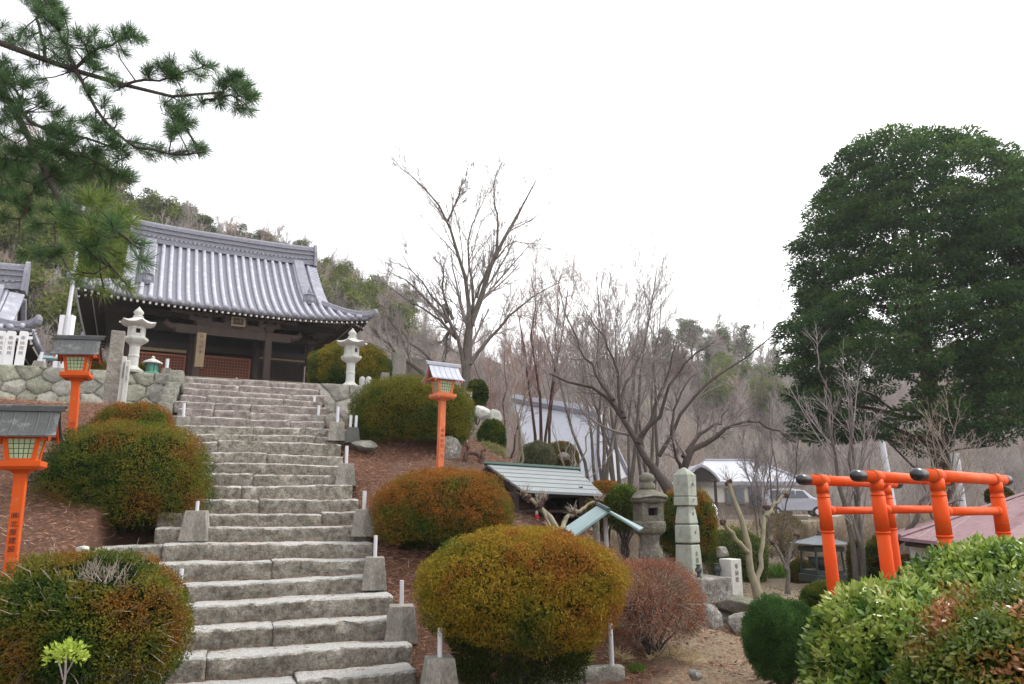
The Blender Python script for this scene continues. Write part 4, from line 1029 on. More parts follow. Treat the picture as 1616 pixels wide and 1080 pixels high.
for px, py, dd, lab in ((1103, 911, 9.72, 'small dark metal flower vase at the foot of the carved monument'), (1133, 909, 10.0, 'small dark metal flower vase between monument and small post')):
    q = P(px, py, dd); q.z = c1.z + 0; q = P(px, py, dd); t = thing('flower_vase', lab, 'vase', q, 0)
    MB().lathe([(.035, 0), (.022, .025), (.022, .04), (.045, .075), (.045, .095), (.024, .125), (.024, .14), (.04, .155), (.03, .15)], 14).build('vase', MT['bronze'], t, smooth=True)
    MB().lathe([(.05, -.05), (.05, .0)], 10).build('foot', MT['bronze'], t)
def rk_at(px0, py0, px1, py1, d, seed, label, m='rock', dep=.8, rz=0):
    a = P(px0, py0, d); b = P(px1, py1, d); c = (a+b)/2
    return rock('rock', label, c, ((b.x-a.x)/2*1.12, (b.x-a.x)/2*dep*1.1, (a.z-b.z)/2*1.14), seed, m, rz=rz)
rk_at(1098, 950, 1140, 1004, 9.35, 3, 'rounded pale boulder under the stone plinth next to the red shrub', 'rock', .9)
rk_at(1143, 966, 1190, 1003, 9.3, 4, 'angular pale grey boulder beside the dark green round shrub')
rk_at(1128, 942, 1192, 972, 9.7, 5, 'flat dark topped rock lying under the small stone post', 'mossy')
rk_at(1120, 960, 1158, 996, 9.75, 6, 'dark shadowed rock wedged between two pale boulders', 'mossy')
rk_at(1168, 948, 1200, 968, 10.3, 7, 'small pale rock behind the round green shrub')
rk_at(1085, 1058, 1107, 1075, 6.9, 8, 'small sharp stone lying on the sandy path')
rk_at(556, 695, 592, 713, 12.1, 9, 'flat pale greenish rock at the edge of the red bank', 'slab')
rk_at(120, 862, 140, 876, 6.6, 10, 'small white stone on the needles above the lowest left shrub', 'granite')
rk_at(690, 692, 728, 745, 12.6, 12, 'upright grey rock behind the faded red lantern post', 'rock')
rk_at(720, 708, 748, 740, 13.2, 13, 'brownish rock beside the crooked stump behind the red lantern')
rk_at(748, 640, 775, 665, 15.5, 14, 'white boulder at the right end of the terrace', 'granite')
rk_at(768, 648, 792, 668, 15.6, 15, 'pale flat boulder beside the small dark shrub', 'granite')
rk_at(1128, 862, 1150, 882, 14.5, 16, 'rounded tan rock behind the monument', 'slab')
rk_at(880, 715, 902, 728, 16.5, 17, 'pale stone half hidden by the grey shrubs')

# ------------------------------------------------------------------ inscribed stone pillars before the left wall
def pillar(label, px, ytop, ybot, d, w, m, ins=None, dep=None, rz=YAW, lean=0):
    b = P(px, ybot, d); a = P(px, ytop, d); b.z -= .25
    t = thing('stone_pillar', label, 'stone pillar', b, rz); t.rotation_euler = (0, R(lean), rz)
    h = (a.z-b.z); o = MB(); o.taper(0, 0, 0, h, w*1.02, (dep or w), w*.97, (dep or w)*.97); o.build('shaft', MT[m], t, bevel=.015)
    if ins: text('\n'.join(ins), w*.42, MT['carve'], t, Matrix.Translation((0, -(dep or w)/2-.006, h-.12)) @ Matrix.Rotation(R(90), 4, 'X'))
    return t
pillar('tall rough granite pillar left of the two slim inscribed pillars', 173, 524, 640, 13.1, .235, 'rough_granite', rz=YAW+.1)
pillar('slim pale inscribed pillar next to the rough granite pillar', 188, 563, 640, 13.0, .085, 'granite', '永代常夜燈寄附', rz=YAW+.1)
pillar('slim inscribed pillar, rightmost of the three before the wall', 194, 569, 640, 12.95, .085, 'granite', '昭和五十年建立', rz=YAW+.1)
# grey monument slabs right of the terrace shrub
pillar('grey upright slab behind the large round shrub on the terrace', 628, 558, 600, 18.5, .37, 'concrete', dep=.15)
pillar('wide grey slab fence seen faintly between shrub and red lantern', 655, 566, 606, 19.2, .55, 'concrete', dep=.15)
pillar('low grey stone block on the terrace edge right of the round balusters', 607, 589, 606, 17, .19, 'slab')
for px, lab in ((571, 'round topped pale baluster, the one nearer to the stone lantern'), (581, 'round topped pale baluster, the one farther from the stone lantern')):
    q = P(px, 614, 16.6); t = thing('baluster', lab, 'baluster', q, 0); MB().lathe([(.07, -.1), (.07, .16), (.075, .2), (.06, .26), (.02, .29)], 14).build('baluster', MT['granite'], t, smooth=True)

# ------------------------------------------------------------------ things on the wall at the left
for i, (x0, x1, lab) in enumerate(((2, 8, 'white wooden stake at the picture edge, leaning over the stone wall'), (16, 22, 'white wooden stake in the middle of the three above the stone wall'), (33, 39, 'white wooden stake nearest the flagpole of the three above the wall'))):
    d = 13.9; b = P([-4, 10, 27][i], 590, d); a = P([3, 19, 39][i], 523, d); b.z -= .1
    t = thing('wooden_stake', lab, 'stake', b, R(24), 'white stakes above the stone wall'); ang = math.atan2(a.x-b.x, a.z-b.z)*.8; t.rotation_euler = (0, ang, R(24))
    L = (a-b).length; m = MB().taper(0, 0, 0, L-.02, .155, .03, .15, .03).taper(0, 0, L-.02, L, .15, .03, .11, .03); m.build('board', MT['white'], t)
    text('奉\n納\n南\n無', .085, MT['concrete'], t, Matrix.Translation((0, -.017, L-.1)) @ Matrix.Rotation(R(90), 4, 'X'))
q = P(20, 552, 14.1); t = thing('stake_rail', 'thin white rail behind the white wooden stakes', 'rail', P(0, 530, 14.1), R(22)); MB().box(-1.2, .55, 0, .03, -.03, .03).build('rail', MT['white'], t)
b = P(60, 588, 13.8); t = thing('rail_post_base', 'grey concrete block with pipe standing on the polygonal stone wall', 'post base', b, YAW); MB().taper(0,0,-.05,.22,.28,.2,.18,.14).build('block', MT['rough_granite'], t, bevel=.02); MB().tube([(.0,0,.2),(.02,0,.40)], .03, 12).build('pipe', MT['pipe'], t)
b = P(85, 588, 14.3); t = thing('wash_table', 'low table with pale blue sheet top behind the left stone wall', 'table', b, YAW)
MB().cb(0, 0, .28, .55, .3, .05).build('top', MT['bluesheet'], t, bevel=.01)
for x in (-.22, .22):
    MB().cb(x*1.0, 0, .12, .14, .2, .26).build('leg', MT['white'], t)
b = P(97, 570, 15.5); a = P(122, 405, 15.5); t = thing('flagpole', 'slim white flagpole on a slotted white post beside the temple', 'flagpole', (b.x, b.y, 4.2)); t.rotation_euler = (0, math.atan2(a.x-b.x, a.z-4.2)*.5, 0)
h = a.z-4.2+1.2; MB().tube([(0, 0, .2), (0, 0, h)], [.05, .028], 12).build('pole', MT['galv'], t); m = MB().cb(-.09, 0, .75, .10, .14, 1.5).cb(.09, 0, .75, .10, .14, 1.5); m.build('slotted_post', MT['white'], t, bevel=.01)
MB().tube([(-.14, 0, 1.3), (.14, 0, 1.3)], .02, 8).tube([(-.14, 0, .5), (.14, 0, .5)], .02, 8).build('bolts', MT['galv'], t)
b = P(239, 590, 14.6); t = thing('metal_lantern', 'small turquoise green metal lantern near the stair top', 'lantern', b, YAW)
MB().lathe([(.14, 0), (.14, .03), (.10, .05), (.10, .20), (.13, .22)], 8).build('light_box', MT['verdigris'], t); MB().lathe([(.19, .21), (.18, .24), (.06, .30), (.03, .31), (.035, .34), (.01, .37)], 12).build('roof', MT['granite'], t)
m = MB()
for i in range(8): a_ = i*math.pi/4+.39; m.tube([(.125*math.cos(a_), .125*math.sin(a_), .03), (.125*math.cos(a_), .125*math.sin(a_), .22)], .010, 6)
m.build('corner_bars', MT['tealdark'], t)
b = P(262, 592, 15.0); t = thing('rail_post_base', 'small grey post with white pipe right of the turquoise lantern', 'post base', b, YAW); MB().taper(0,0,-.05,.14,.2,.2,.16,.16).build('block', MT['concrete'], t); MB().tube([(0,0,.1),(0,0,.34)], .035, 10).build('pipe', MT['pipe'], t)

# ------------------------------------------------------------------ little roofed shrine
d = 11.3; base = hit(840, 838, 8, 16); base = P(845, 838, 11.2); base.z = Gn(base.x, base.y)
t = thing('wayside_shrine', 'small wooden wayside shrine with long grey green sheet roof', 'shrine', base, R(8))
def Lc(p): q = Matrix.Rotation(-R(8), 4, 'Z') @ (p - base); return q
eL = Lc(P(826, 775, 10.7)); eR = Lc(P(951, 781, 10.85)); rL = Lc(P(768, 733, 12.0)); rR = Lc(P(912, 742, 12.15))
bL = rL + (rL-eL)*.75; bL.z = eL.z+.08; bR = rR + (rR-eR)*.75; bR.z = eR.z+.08
m = MB(); th = Vector((0, 0, -.035))
n = 6
for a0, a1, c0_, c1_ in ((eL, eR, rL, rR), (bR, bL, rR, rL)):
    for i in range(n):
        f0, f1 = i/n, (i+1)/n; lip = Vector((0, 0, .012))
        A = a0.lerp(c0_, f0)+lip; Bq = a1.lerp(c1_, f0)+lip; C = a1.lerp(c1_, f1); Dq = a0.lerp(c0_, f1)
        m.add([A, Bq, C, Dq, A+th, Bq+th, C+th, Dq+th], [(0,1,2,3),(7,6,5,4),(0,4,5,1),(1,5,6,2),(2,6,7,3),(3,7,4,0)])
rf = m.build('roof', MT['grroof'], t)
m = MB(); dv = (rR-rL).normalized(); m.tube([rL-dv*.04+Vector((0,0,.015)), rR+dv*.04+Vector((0,0,.015))], .035, 4); m.build('ridge_cap', MT['tealdark'], rf)
m = MB()
for a0, c0_, b0_ in ((eL, rL, bL), (eR, rR, bR)):
    off_ = (rR-rL).normalized()*(.06 if a0 is eL else -.06)
    for p0, p1 in ((a0, c0_), (b0_, c0_)):
        p0 = p0+off_; p1 = p1+off_; m.add([p0+Vector((0,0,-.04)), p1+Vector((0,0,-.04)), p1+Vector((0,0,-.16)), p0+Vector((0,0,-.16)), p0+Vector((.03,0,-.04)), p1+Vector((.03,0,-.04)), p1+Vector((.03,0,-.16)), p0+Vector((.03,0,-.16))], [(0,1,2,3),(7,6,5,4),(0,4,5,1),(3,2,6,7),(0,3,7,4),(1,5,6,2)])
m.build('bargeboards', MT['brownwood'], t)
x0, x1 = eL.x+.0, eR.x-.28; y0 = eL.y+.25; y1 = bL.y-.25; zt = eL.z-.03; yr = (rL.y)
m = MB(); m.box(x0-.10, x0-.05, y0, y1, 0-.2, zt+.1); m.box(x1, x1+.05, y0, y1, -.2, zt+.1); m.box(x0-.05, x1, y1-.05, y1, -.2, zt+.1); m.box(x0-.05, x1, y0+.05, y1-.05, .02, .06)
m.add([(x0-.10, y0, zt+.1), (x0-.10, y1, zt+.1), (x0-.10, yr, rL.z-.12)], [(0,1,2)]); m.build('walls', MT['brownwood'], t)
m = MB(); 
for x in (x0-.12, x1-.02): m.box(x, x+.09, y0-.05, y0+.05, -.2, zt+.02)
m.box(x0-.2, x1+.2, y0-.04, y0+.04, zt-.06, zt+.02); m.build('frame', MT['brownwood'], t, bevel=.006)
m = MB(); q0 = Lc(P(855, 825, 11.0)); m.box(q0.x-.2, q0.x+.2, y0+.0, y0+.4, q0.z-.03, q0.z); m.build('shelf', MT['granite'], t)
jz = thing('stone_figure', 'small stone figure with a red bib inside the wayside shrine', 'statue', P(847, 824, 11.0), 0); jz.scale = (.55,)*3
MB().lathe([(.07, 0), (.075, .03), (.05, .06), (.06, .12), (.055, .17), (.03, .19), (.042, .22), (.045, .25), (.03, .29), (.005, .30)], 14).build('body', MT['granite'], jz, smooth=True)
MB().lathe([(.078, .08), (.075, .12), (.062, .17), (.036, .195)], 14).build('bib', MT['redcloth'], jz, smooth=True)
t = thing('stone_figure', 'second small stone figure with red bib deeper in the wayside shrine', 'statue', P(860, 825, 11.15), 0); t.scale = (.5,)*3
MB().lathe([(.06, 0), (.06, .03), (.04, .06), (.05, .12), (.045, .15), (.025, .165), (.035, .19), (.038, .22), (.025, .25), (.005, .26)], 14).build('body', MT['granite'], t, smooth=True)
MB().lathe([(.066, .06), (.063, .10), (.052, .15), (.03, .17)], 14).build('bib', MT['redcloth'], t, smooth=True)

# ------------------------------------------------------------------ roofed lamp on a pale pole in the foreground
d = 7.3; A = P(889, 838, 6.7); ridge0 = P(952, 802, 6.75)
base = P(966, 1050, d); base.z = .05; topp = P(955, 812, d)
t = thing('roofed_post', 'slim galvanised post with a small teal metal chevron roof', 'post', base); t.rotation_euler = (0, math.atan2(topp.x-base.x, topp.z-base.z), 0)
MB().tube([(0, 0, -.1), (0, 0, (topp-base).length)], .022, 14).build('pole', MT['galv'], t)
Mi = (Matrix.Translation(base) @ t.rotation_euler.to_matrix().to_4x4()).inverted()
rA = P(939, 803, 6.9); rB = P(958, 812, 6.55); 
# roof as a real gable: ridge runs away from the camera, two sheets fall to the left and right
rf0 = P(960, 806, 6.95); rb0 = P(944, 797, 7.45)
lf0 = P(905, 846, 6.9); lb0 = P(890, 833, 7.35)
rr0 = P(1010, 836, 7.05); rr1 = P(1016, 833, 7.6)
def sheet(m, q, th=.03):
    q = [Mi @ p for p in q]; n = (q[1]-q[0]).cross(q[3]-q[0]).normalized()*th
    if n.z > 0: n = -n
    m.add(q+[p+n for p in q], [(0,1,2,3),(7,6,5,4),(0,4,5,1),(1,5,6,2),(2,6,7,3),(3,7,4,0)])
m = MB(); sheet(m, [lf0, rf0, rb0, lb0], .022); o = m.build('left_roof_sheet', MT['teal'], t, bevel=.004)
m = MB(); sheet(m, [rf0+Vector((.01,0,0)), rr0, rr1, rb0+Vector((.01,0,0))], .022); o = m.build('right_roof_sheet', MT['teal'], t, bevel=.004)
m = MB(); m.tube([Mi @ (rf0+Vector((0,-.03,.006))), Mi @ (rb0+Vector((0,.03,.006)))], .022, 6); m.tube([Mi @ P(958, 812, 7.0), Mi @ P(951, 803, 7.4)], .03, 8); m.build('ridge_bracket', MT['tealdark'], t)
# second thin wooden post standing behind it
b = P(942, 862, 8.6); b.z = Gn(b.x, b.y); t = thing('wooden_post', 'short mossy wooden post behind the teal chevron roof', 'post', b); MB().tube([(0,0,-.1),(0,0,P(942,822,8.6).z-b.z)], .035, 10).build('post', MT['mossy'], t)

# ------------------------------------------------------------------ torii
def torii(label, px, d, py, L=1.92, ang=40):
    top = P(px, py, d); t = thing('torii', label, 'torii gate', (top.x, top.y, 0), R(ang), 'three vermilion torii gates in a row')
    H = top.z; mt = MT['torii']; r = .051
    m = MB(); m.tube([(.03, 0, H), (L-.03, 0, H)], r*.92, 24); o = m.build('top_beam', mt, t, smooth=True)
    for x, s in ((0, -1), (L, 1)):
        m = MB(); m.lathe([(r*.95, -.08), (r*.97, -.06), (r*.98, 0), (r*.95, .03), (r*.8, .052), (r*.45, .066), (.003, .071)], 24, M=Matrix.Translation((x, 0, H)) @ Matrix.Rotation(s*math.pi/2, 4, 'Y'))
        m.build('end_cap', MT['cap'], o, smooth=True)
    zc = H - .27
    for x, s in ((.33, -1), (L-.29, 1)):
        m = MB(); m.tube([(x+.085, 0, -.1), (x, 0, H-.02)], [.060, .050], 24); q = m.build('pillar', mt, t, smooth=True)
        def at(z): f = (z+.1)/(H-.02+.1); return (x+.085*(1-f), .060+(.050-.060)*f)
        m = MB()
        for za, zb, k in ((H-.115, H-.03, 1.07), (H-.46, H-.14-.01, 1.075), (H-.463, H-.445, 1.13), (H-.155, H-.142, 1.11)):
            xa, ra = at(za); xb, rb = at(zb); m.tube([(xa, 0, za), (xb, 0, zb)], [ra*k, rb*k], 24)
        m.build('sleeve', mt, q, smooth=True)
        m = MB(); 
        for zz_ in (H-.118, H-.466, H-.38): xa, ra = at(zz_); m.tube([(xa, 0, zz_), (xa, 0, zz_+.004)], [ra*1.09, ra*1.09], 24)
        m.tube([(x-.075, 0, H), (x-.071, 0, H)], r*1.05, 24); m.tube([(x+.071, 0, H), (x+.075, 0, H)], r*1.05, 24)
        m.build('joint_ring', MT['seam'], q)
        m = MB(); m.tube([(x-.07, 0, H), (x+.07, 0, H)], r*1.03, 24); m.build('tee_joint', mt, o, smooth=True)
        xa, ra = at(zc); m = MB(); m.tube([(xa-s*.05, 0, zc), (xa-s*.13, 0, zc)], .041, 20); m.build('crossbar_socket', mt, q, smooth=True)
    m = MB(); m.tube([(.35, 0, zc), (L-.30, 0, zc)], .035, 20); m.build('crossbar', mt, t, smooth=True)
torii('vermilion torii gate farthest along the row, beside the small bronze pavilion', 1267, 6.55, 757)
torii('vermilion torii gate in the middle of the row of three', 1353, 6.02, 751)
torii('vermilion torii gate nearest the camera in front of the dull red roof', 1449, 5.52, 749)

# ------------------------------------------------------------------ bronze incense pavilion
d = 15.5; b = P(1300, 916, d); k = .93*(P(1397, 880, d)-P(1297, 880, d)).x/100; t = thing('incense_pavilion', 'small dark bronze incense burner under a four post roof', 'incense burner', (b.x, b.y, b.z-.05), R(12))
def zz(y): return P(1297, y, d).z - b.z + .05
MB().cb(0, 0, zz(912)/1.0, 60*k, 52*k, 10*k*1.2).cb(0, 0, zz(904), 50*k, 44*k, 10*k).build('plinth', MT['bronze'], t, bevel=.01)
for x in (-26, 26):
    for y in (-22, 22): MB().tube([(x*k, y*k, zz(903)), (x*k*.92, y*k*.92, zz(866))], 1.8*k, 10).build('post', MT['bronze'], t)
MB().cb(0, 0, zz(866), 56*k, 48*k, 8*k).build('beam', MT['bronze'], t)
m = MB(); pr = [(52, 858), (50, 857), (32, 853), (17, 849), (6, 845)]
m.lathe([(a_*k, zz(y_)) for a_, y_ in pr], 4, ph=math.pi/4); m.build('roof', MT['bronzeroof'], t, bevel=.005)
MB().lathe([(5*k, zz(846)), (6*k, zz(844)), (3*k, zz(842)), (4*k, zz(840)), (1*k, zz(836))], 10).build('finial', MT['bronze'], t, smooth=True)
MB().lathe([(9*k, zz(900)), (14*k, zz(896)), (21*k, zz(890)), (22*k, zz(884)), (21*k, zz(881)), (24*k, zz(879)), (24*k, zz(878)), (18*k, zz(879))], 20).build('cauldron', MT['bronze'], t, smooth=True)

# ------------------------------------------------------------------ low building with dull red roof on the right
t = thing('low_hut', 'low hut with a dull red sheet metal roof behind the torii', 'hut', (8.0, 11.5, 0), 0); o_ = Vector((8.0, 11.5, 0))
q = [P(1420, 848, 11.6), P(1553, 863, 10.6), P(1700, 875, 10.0), P(1760, 735, 13.6), P(1616, 781, 13.2)]
q = [p-o_ for p in q]
def slab_(m, q, th): m.add(list(q)+[p+Vector((0,0,-th)) for p in q], [tuple(range(len(q))), tuple(range(2*len(q)-1, len(q)-1, -1))]+[(i, i+len(q), (i+1)%len(q)+len(q), (i+1)%len(q)) for i in range(len(q))])
m = MB(); slab_(m, q, .05); back = [q[0], q[4], q[3], Vector((q[3].x+1, q[3].y+3, q[2].z)), Vector((q[0].x+1.2, q[0].y+2.6, q[0].z))]; slab_(m, back, .05)
rf = m.build('roof', MT['redroof'], t)
m = MB()
for i in range(1, 9):
    f = i/9; a0 = q[0].lerp(q[2], f); a1 = q[4].lerp(q[3], max(0, (f-.35)/.65)) if f > .35 else q[0].lerp(q[4], f/.35)
    m.tube([a0+Vector((0,0,.008)), a1+Vector((0,0,.008))], .007, 4)
m.tube([q[0]+Vector((0,0,.02)), q[4]+Vector((0,0,.02))], .03, 6); m.build('roof_seams', MT['redroof'], rf)
a0 = q[0].lerp(q[2], .12)+Vector((.1, .45, -.1)); a1 = q[2]+Vector((0, .45, -.1))
m = MB(); m.add([(a0.x, a0.y, -.2), (a1.x, a1.y, -.2), (a1.x, a1.y, a1.z), (a0.x, a0.y, a0.z), (a0.x+1, a0.y+2, -.2), (a1.x+1, a1.y+2, -.2), (a1.x+1, a1.y+2, a1.z), (a0.x+1, a0.y+2, a0.z)], [(0,1,2,3),(5,4,7,6),(1,5,6,2),(4,0,3,7)]); m.build('wall', MT['plaster'], t)
m = MB(); p0 = q[1]+Vector((-.4,.12,-.08)); p1 = q[1]+Vector((.1, .45, -.6)); m.tube([p0, p1], .035, 6); m.tube([q[0].lerp(q[2], .05)+Vector((0,.08,-.09)), q[2]+Vector((0,.08,-.09))], .035, 4); m.build('eave_beam', MT['brownwood'], t)

# ------------------------------------------------------------------ buildings farther back
def hip(m, a, h, dr=None): pass
# long tiled hall
o_ = P(950, 700, 30); o_.z = 1.0; t = thing('long_hall', 'long building with pale grey tiled roof behind the bare trees', 'building', o_, 0)
RL, RR = P(812, 634, 34)-o_, P(946, 657, 30)-o_; FL, FR, BR = P(842, 745, 29)-o_, P(948, 768, 26.2)-o_, P(990, 752, 31)-o_
BL = RL + Vector((2, 5, 0)); BL.z = FL.z
m = MB(); m.add([RL, RR, FR, FL, BR, BL], [(3,2,1,0),(2,4,1),(4,5,0,1)]); rf = m.build('roof', MT['hroof'], t); s_ = rf.modifiers.new('s', 'SOLIDIFY'); s_.thickness = .25
m = MB()
for i in range(1, 26):
    f = i/26; m.tube([FL.lerp(FR, f)+Vector((0,-.03,.0)), RL.lerp(RR, f)+Vector((0,-.03,.0))], .035, 5)
for i in range(1, 12): f = i/12; m.tube([FR.lerp(BR, f)+Vector((.03,0,.04)), RR.lerp(FR.lerp(BR, f), .04+abs(f-.5)*1.2)+Vector((0,0,.05))], .07, 5)
m = MB(); m.tube([RL+Vector((0,0,.15)), RR+Vector((0,0,.15))], .22, 6); m.tube([RR+Vector((0,0,.1)), FR+Vector((0,0,.1))], .14, 6); m.tube([RR+Vector((0,0,.1)), BR+Vector((0,0,.1))], .14, 6); m.build('ridge', MT['hroof2'], rf)
m = MB(); f0 = FL+Vector((1, 1.2, -.2)); f1 = FR+Vector((-.5, 1.0, -.2)); b1 = BR+Vector((-.9, -.4, -.2))
for p0, p1 in ((f0, f1), (f1, b1)): m.add([(p0.x, p0.y, -.3), (p1.x, p1.y, -.3), tuple(p1), tuple(p0)], [(0,1,2,3)])
m.build('wall', MT['hwall'], t)
# white house with porch
D_ = 45.; o_ = P(1180, 815, D_); t = thing('white_house', 'single storey cream house with pale grey hip roof across the garden', 'house', o_, 0)
def L_(px, py, d): return P(px, py, d)-o_
a_, b_, c_, dd_ = L_(1098, 760, D_), L_(1275, 760, D_), L_(1185, 727, D_+4), L_(1112, 727, D_+4)
bk = Vector((b_.x+1.5, 8, b_.z)); bl = Vector((a_.x, 8, a_.z))
m = MB(); m.add([a_, b_, c_, dd_, bk, bl], [(0,1,2,3),(1,4,2),(4,5,3,2),(5,0,3)]); rf = m.build('roof', MT['hroof'], t); s_ = rf.modifiers.new('s', 'SOLIDIFY'); s_.thickness = .25
m = MB(); m.tube([dd_, c_], .12, 6); m.tube([c_, b_], .12, 6); m.build('ridge', MT['hroof2'], rf)
w0, w1 = a_.x+.4, b_.x-1.0; zt = a_.z-.1
m = MB(); m.box(w0, w1, .4, 7, -.3, zt); m.build('wall', MT['plaster'], t); MB().box(w0-.02, w1+.02, .36, .40, -.3, zt*.42).build('brown_lower_panel', MT['hpanel'], t)
for px0, px1, y0, y1 in ((1118, 1135, 792, 812), (1148, 1176, 770, 797), (1186, 1204, 768, 800), (1214, 1228, 770, 800)):
    A = L_(px0, y1, D_); Bq = L_(px1, y0, D_); m = MB().box(A.x, Bq.x, .28, .34, A.z, Bq.z); wn = m.build('window', MT['hpanel'], t)
    for i in (0, 1):
        wd = (Bq.x-A.x)/2; MB().box(A.x+i*wd+.05, A.x+(i+1)*wd-.05, .24, .27, A.z+.06, Bq.z-.06).build('pane', MT['wglass'], wn)
# curved porch gable at its left end
m = MB(); cx = L_(1108, 760, D_-1.5); pts = []
for i in range(9): x = -1+i/4; pts.append(Vector((cx.x+x*1.05, -1.5, cx.z+.15+.85*(1-abs(x)**1.6))))
for p0, p1 in zip(pts[:-1], pts[1:]): m.add([p0, p1, p1+Vector((0,2.6,0)), p0+Vector((0,2.6,0)), p0+Vector((0,0,-.16)), p1+Vector((0,0,-.16)), p1+Vector((0,2.6,-.16)), p0+Vector((0,2.6,-.16))], [(0,1,2,3),(7,6,5,4),(0,4,5,1)])
m.build('porch_roof', MT['hroof2'], t); m = MB()
for x in (-.8, .8): m.box(cx.x+x-.07, cx.x+x+.07, -1.4, -1.26, -.3, cx.z+.15)
m.build('porch_posts', MT['brownwood'], t); MB().add([pts[0]+Vector((.1,.1,-.15)), pts[-1]+Vector((-.1,.1,-.15)), pts[6]+Vector((0,.1,-.2)), pts[4]+Vector((0,.1,-.2)), pts[2]+Vector((0,.1,-.2))], [(0,1,2,3,4)]).build('porch_gable', MT['darkwood'], t)
b = P(1123, 818, 40); t = thing('white_stone_lamp', 'round white stone beside the tall brown green hedge near the house', 'stone', b); MB().lathe([(.30,-.1),(.34,.2),(.33,.5),(.22,.72),(.05,.8)], 14).build('stone', MT['white'], t, smooth=True)
# paved forecourt, low wall, parked car
q = [P(1095, 822, 40), P(1310, 830, 38), P(1330, 806, 52), P(1095, 806, 52)]
fc = MB(); fc.add([Vector((p.x, p.y, Gn(p.x, p.y)+.03)) for p in q], [(0,1,2,3)]); tag(fc.build('pavement', MT['asphalt']), kind='structure')
def car(label, loc, rz):
    t = thing('parked_car', label, 'car', loc, rz); m = MB()
    prof = [(-1.75,.35),(-1.78,.75),(-1.6,.98),(-1.0,1.08),(-.55,1.5),(.2,1.62),(1.3,1.60),(1.68,1.05),(1.75,.7),(1.72,.35)]
    n = len(prof); V = [(x, -.78, z) for x, z in prof]+[(x, .78, z) for x, z in prof]
    for i in range(n):
        if prof[i][1] > 1.2: V[i] = (prof[i][0], -.62, prof[i][1]); V[i+n] = (prof[i][0], .62, prof[i][1])
    m.add(V, [tuple(range(n-1,-1,-1)), tuple(range(n, 2*n))]+[(i, (i+1)%n, (i+1)%n+n, i+n) for i in range(n)]); m.build('body', MT['car'], t, bevel=.05)
    for (xa, xb) in ((-.75, -.05), (.02, .72), (.79, 1.35)):
        for s in (-1, 1):
            m = MB(); m.add([(xa, s*.80, 1.06), (xb+.1, s*.80, 1.06), (xb, s*.655, 1.5), (xa+(.33 if xa < -.5 else 0), s*.655, 1.5)], [(0,1,2,3)]); m.build('side_window', MT['wglass'], t)
    m = MB(); m.add([(-1.04, -.66, 1.10), (-1.04, .66, 1.10), (-.60, .55, 1.49), (-.60, -.55, 1.49)], [(0,1,2,3)]); m.build('windscreen', MT['wglass'], t)
    for x in (-1.15, 1.15):
        for y in (-.76, .76):
            w_ = MB().lathe([(.29, -.09), (.3, -.06), (.3, .06), (.29, .09)], 18, M=Matrix.Translation((x, y, .3)) @ Matrix.Rotation(math.pi/2, 4, 'X')).build('wheel', MT['tyre'], t)
            MB().lathe([(.17, -.10), (.17, .10)], 14, M=Matrix.Translation((x, y, .3)) @ Matrix.Rotation(math.pi/2, 4, 'X')).build('rim', MT['galv'], w_)
    for y in (-.55, .55): MB().cb(-1.77, y, .82, .05, .3, .16).build('headlight', MT['glass'], t)
b = P(1255, 816, 44); car('silver lilac small car parked beside the cream house', (b.x, b.y, b.z), R(168))
t = thing('garden_wall', 'low grey block wall in front of the parked car', 'wall', P(1240, 825, 40)); MB().box(-3.6, 1.2, 0, .2, -.2, .36).build('wall', MT['hpanel'], t)
b = P(1515, 790, 30); t = thing('concrete_pole', 'pale grey concrete pole beside the big conifer trunk', 'pole', (b.x, b.y, 0)); MB().tube([(0,0,0),(0,0,P(1515, 716, 30).z)], .2, 14).build('pole', MT['galv'], t)
b = P(1405, 760, 40); t = thing('utility_pole', 'distant pale utility pole under the conifer crown', 'pole', (b.x, b.y, 1)); t.rotation_euler = (0, -.05, 0); MB().tube([(0,0,0),(0,0,P(1400, 695, 40).z-1)], [.2,.14], 12).build('pole', MT['galv'], t)
# overhead cables
for i, (a, b) in enumerate((((150, 20), (900, 420)), ((100, 50), (900, 470)), ((120, 120), (900, 520)))):
    A = P(*a, 62); Bq = P(*b, 75); t = thing('power_line', 'thin overhead cable crossing the pale sky', 'cable', A, 0, 'overhead cables')
    pts = [A.lerp(Bq, f)-A-Vector((0,0,3.0*math.sin(math.pi*f))) for f in np.linspace(0, 1, 14)]; MB().tube(pts, .012, 5).build('cable', MT['galv'], t)
# ------------------------------------------------------------------ clipped shrubs
YO = (GREEN, OLIVE, YEL, RUST)
bush('azalea', 'large olive shrub at the lower left corner with a bare twiggy hollow on top', (-30, 872, 302, 1078), 5.15, 60000, (.021,.010), (DARKG, GREEN, OLIVE, BRONZE, RUST), 1, topw=.22, side=.22, skirt=.9, hole=(.34,-.42,.84,.30), twiggy=260, cut=-.75, bias=-.06, depth=.85)
bush('azalea', 'big rust tinted olive shrub on crooked stems left of the steps', (74, 664, 338, 822), 9.2, 62000, (.026,.012), (DARKG, GREEN, OLIVE, BRONZE, RUST), 2, topw=.22, side=.30, cut=-.6, bias=.02, stem_r=.028, skirt=.7)
bush('azalea', 'smaller olive shrub just above the big one left of the steps', (150, 636, 272, 705), 11.3, 26000, (.028,.013), (GREEN, OLIVE, BRONZE, RUST), 3, cut=-.5, bias=.0)
bush('azalea', 'large dark green round shrub behind the faded red lantern', (549, 597, 753, 700), 13.2, 80000, (.030,.014), (DARKG, GREEN, OLIVE*.9, OLIVE), 4, topw=.45, skirt=.8, bias=.05, cut=-.65, noisew=.7, stem_r=.03)
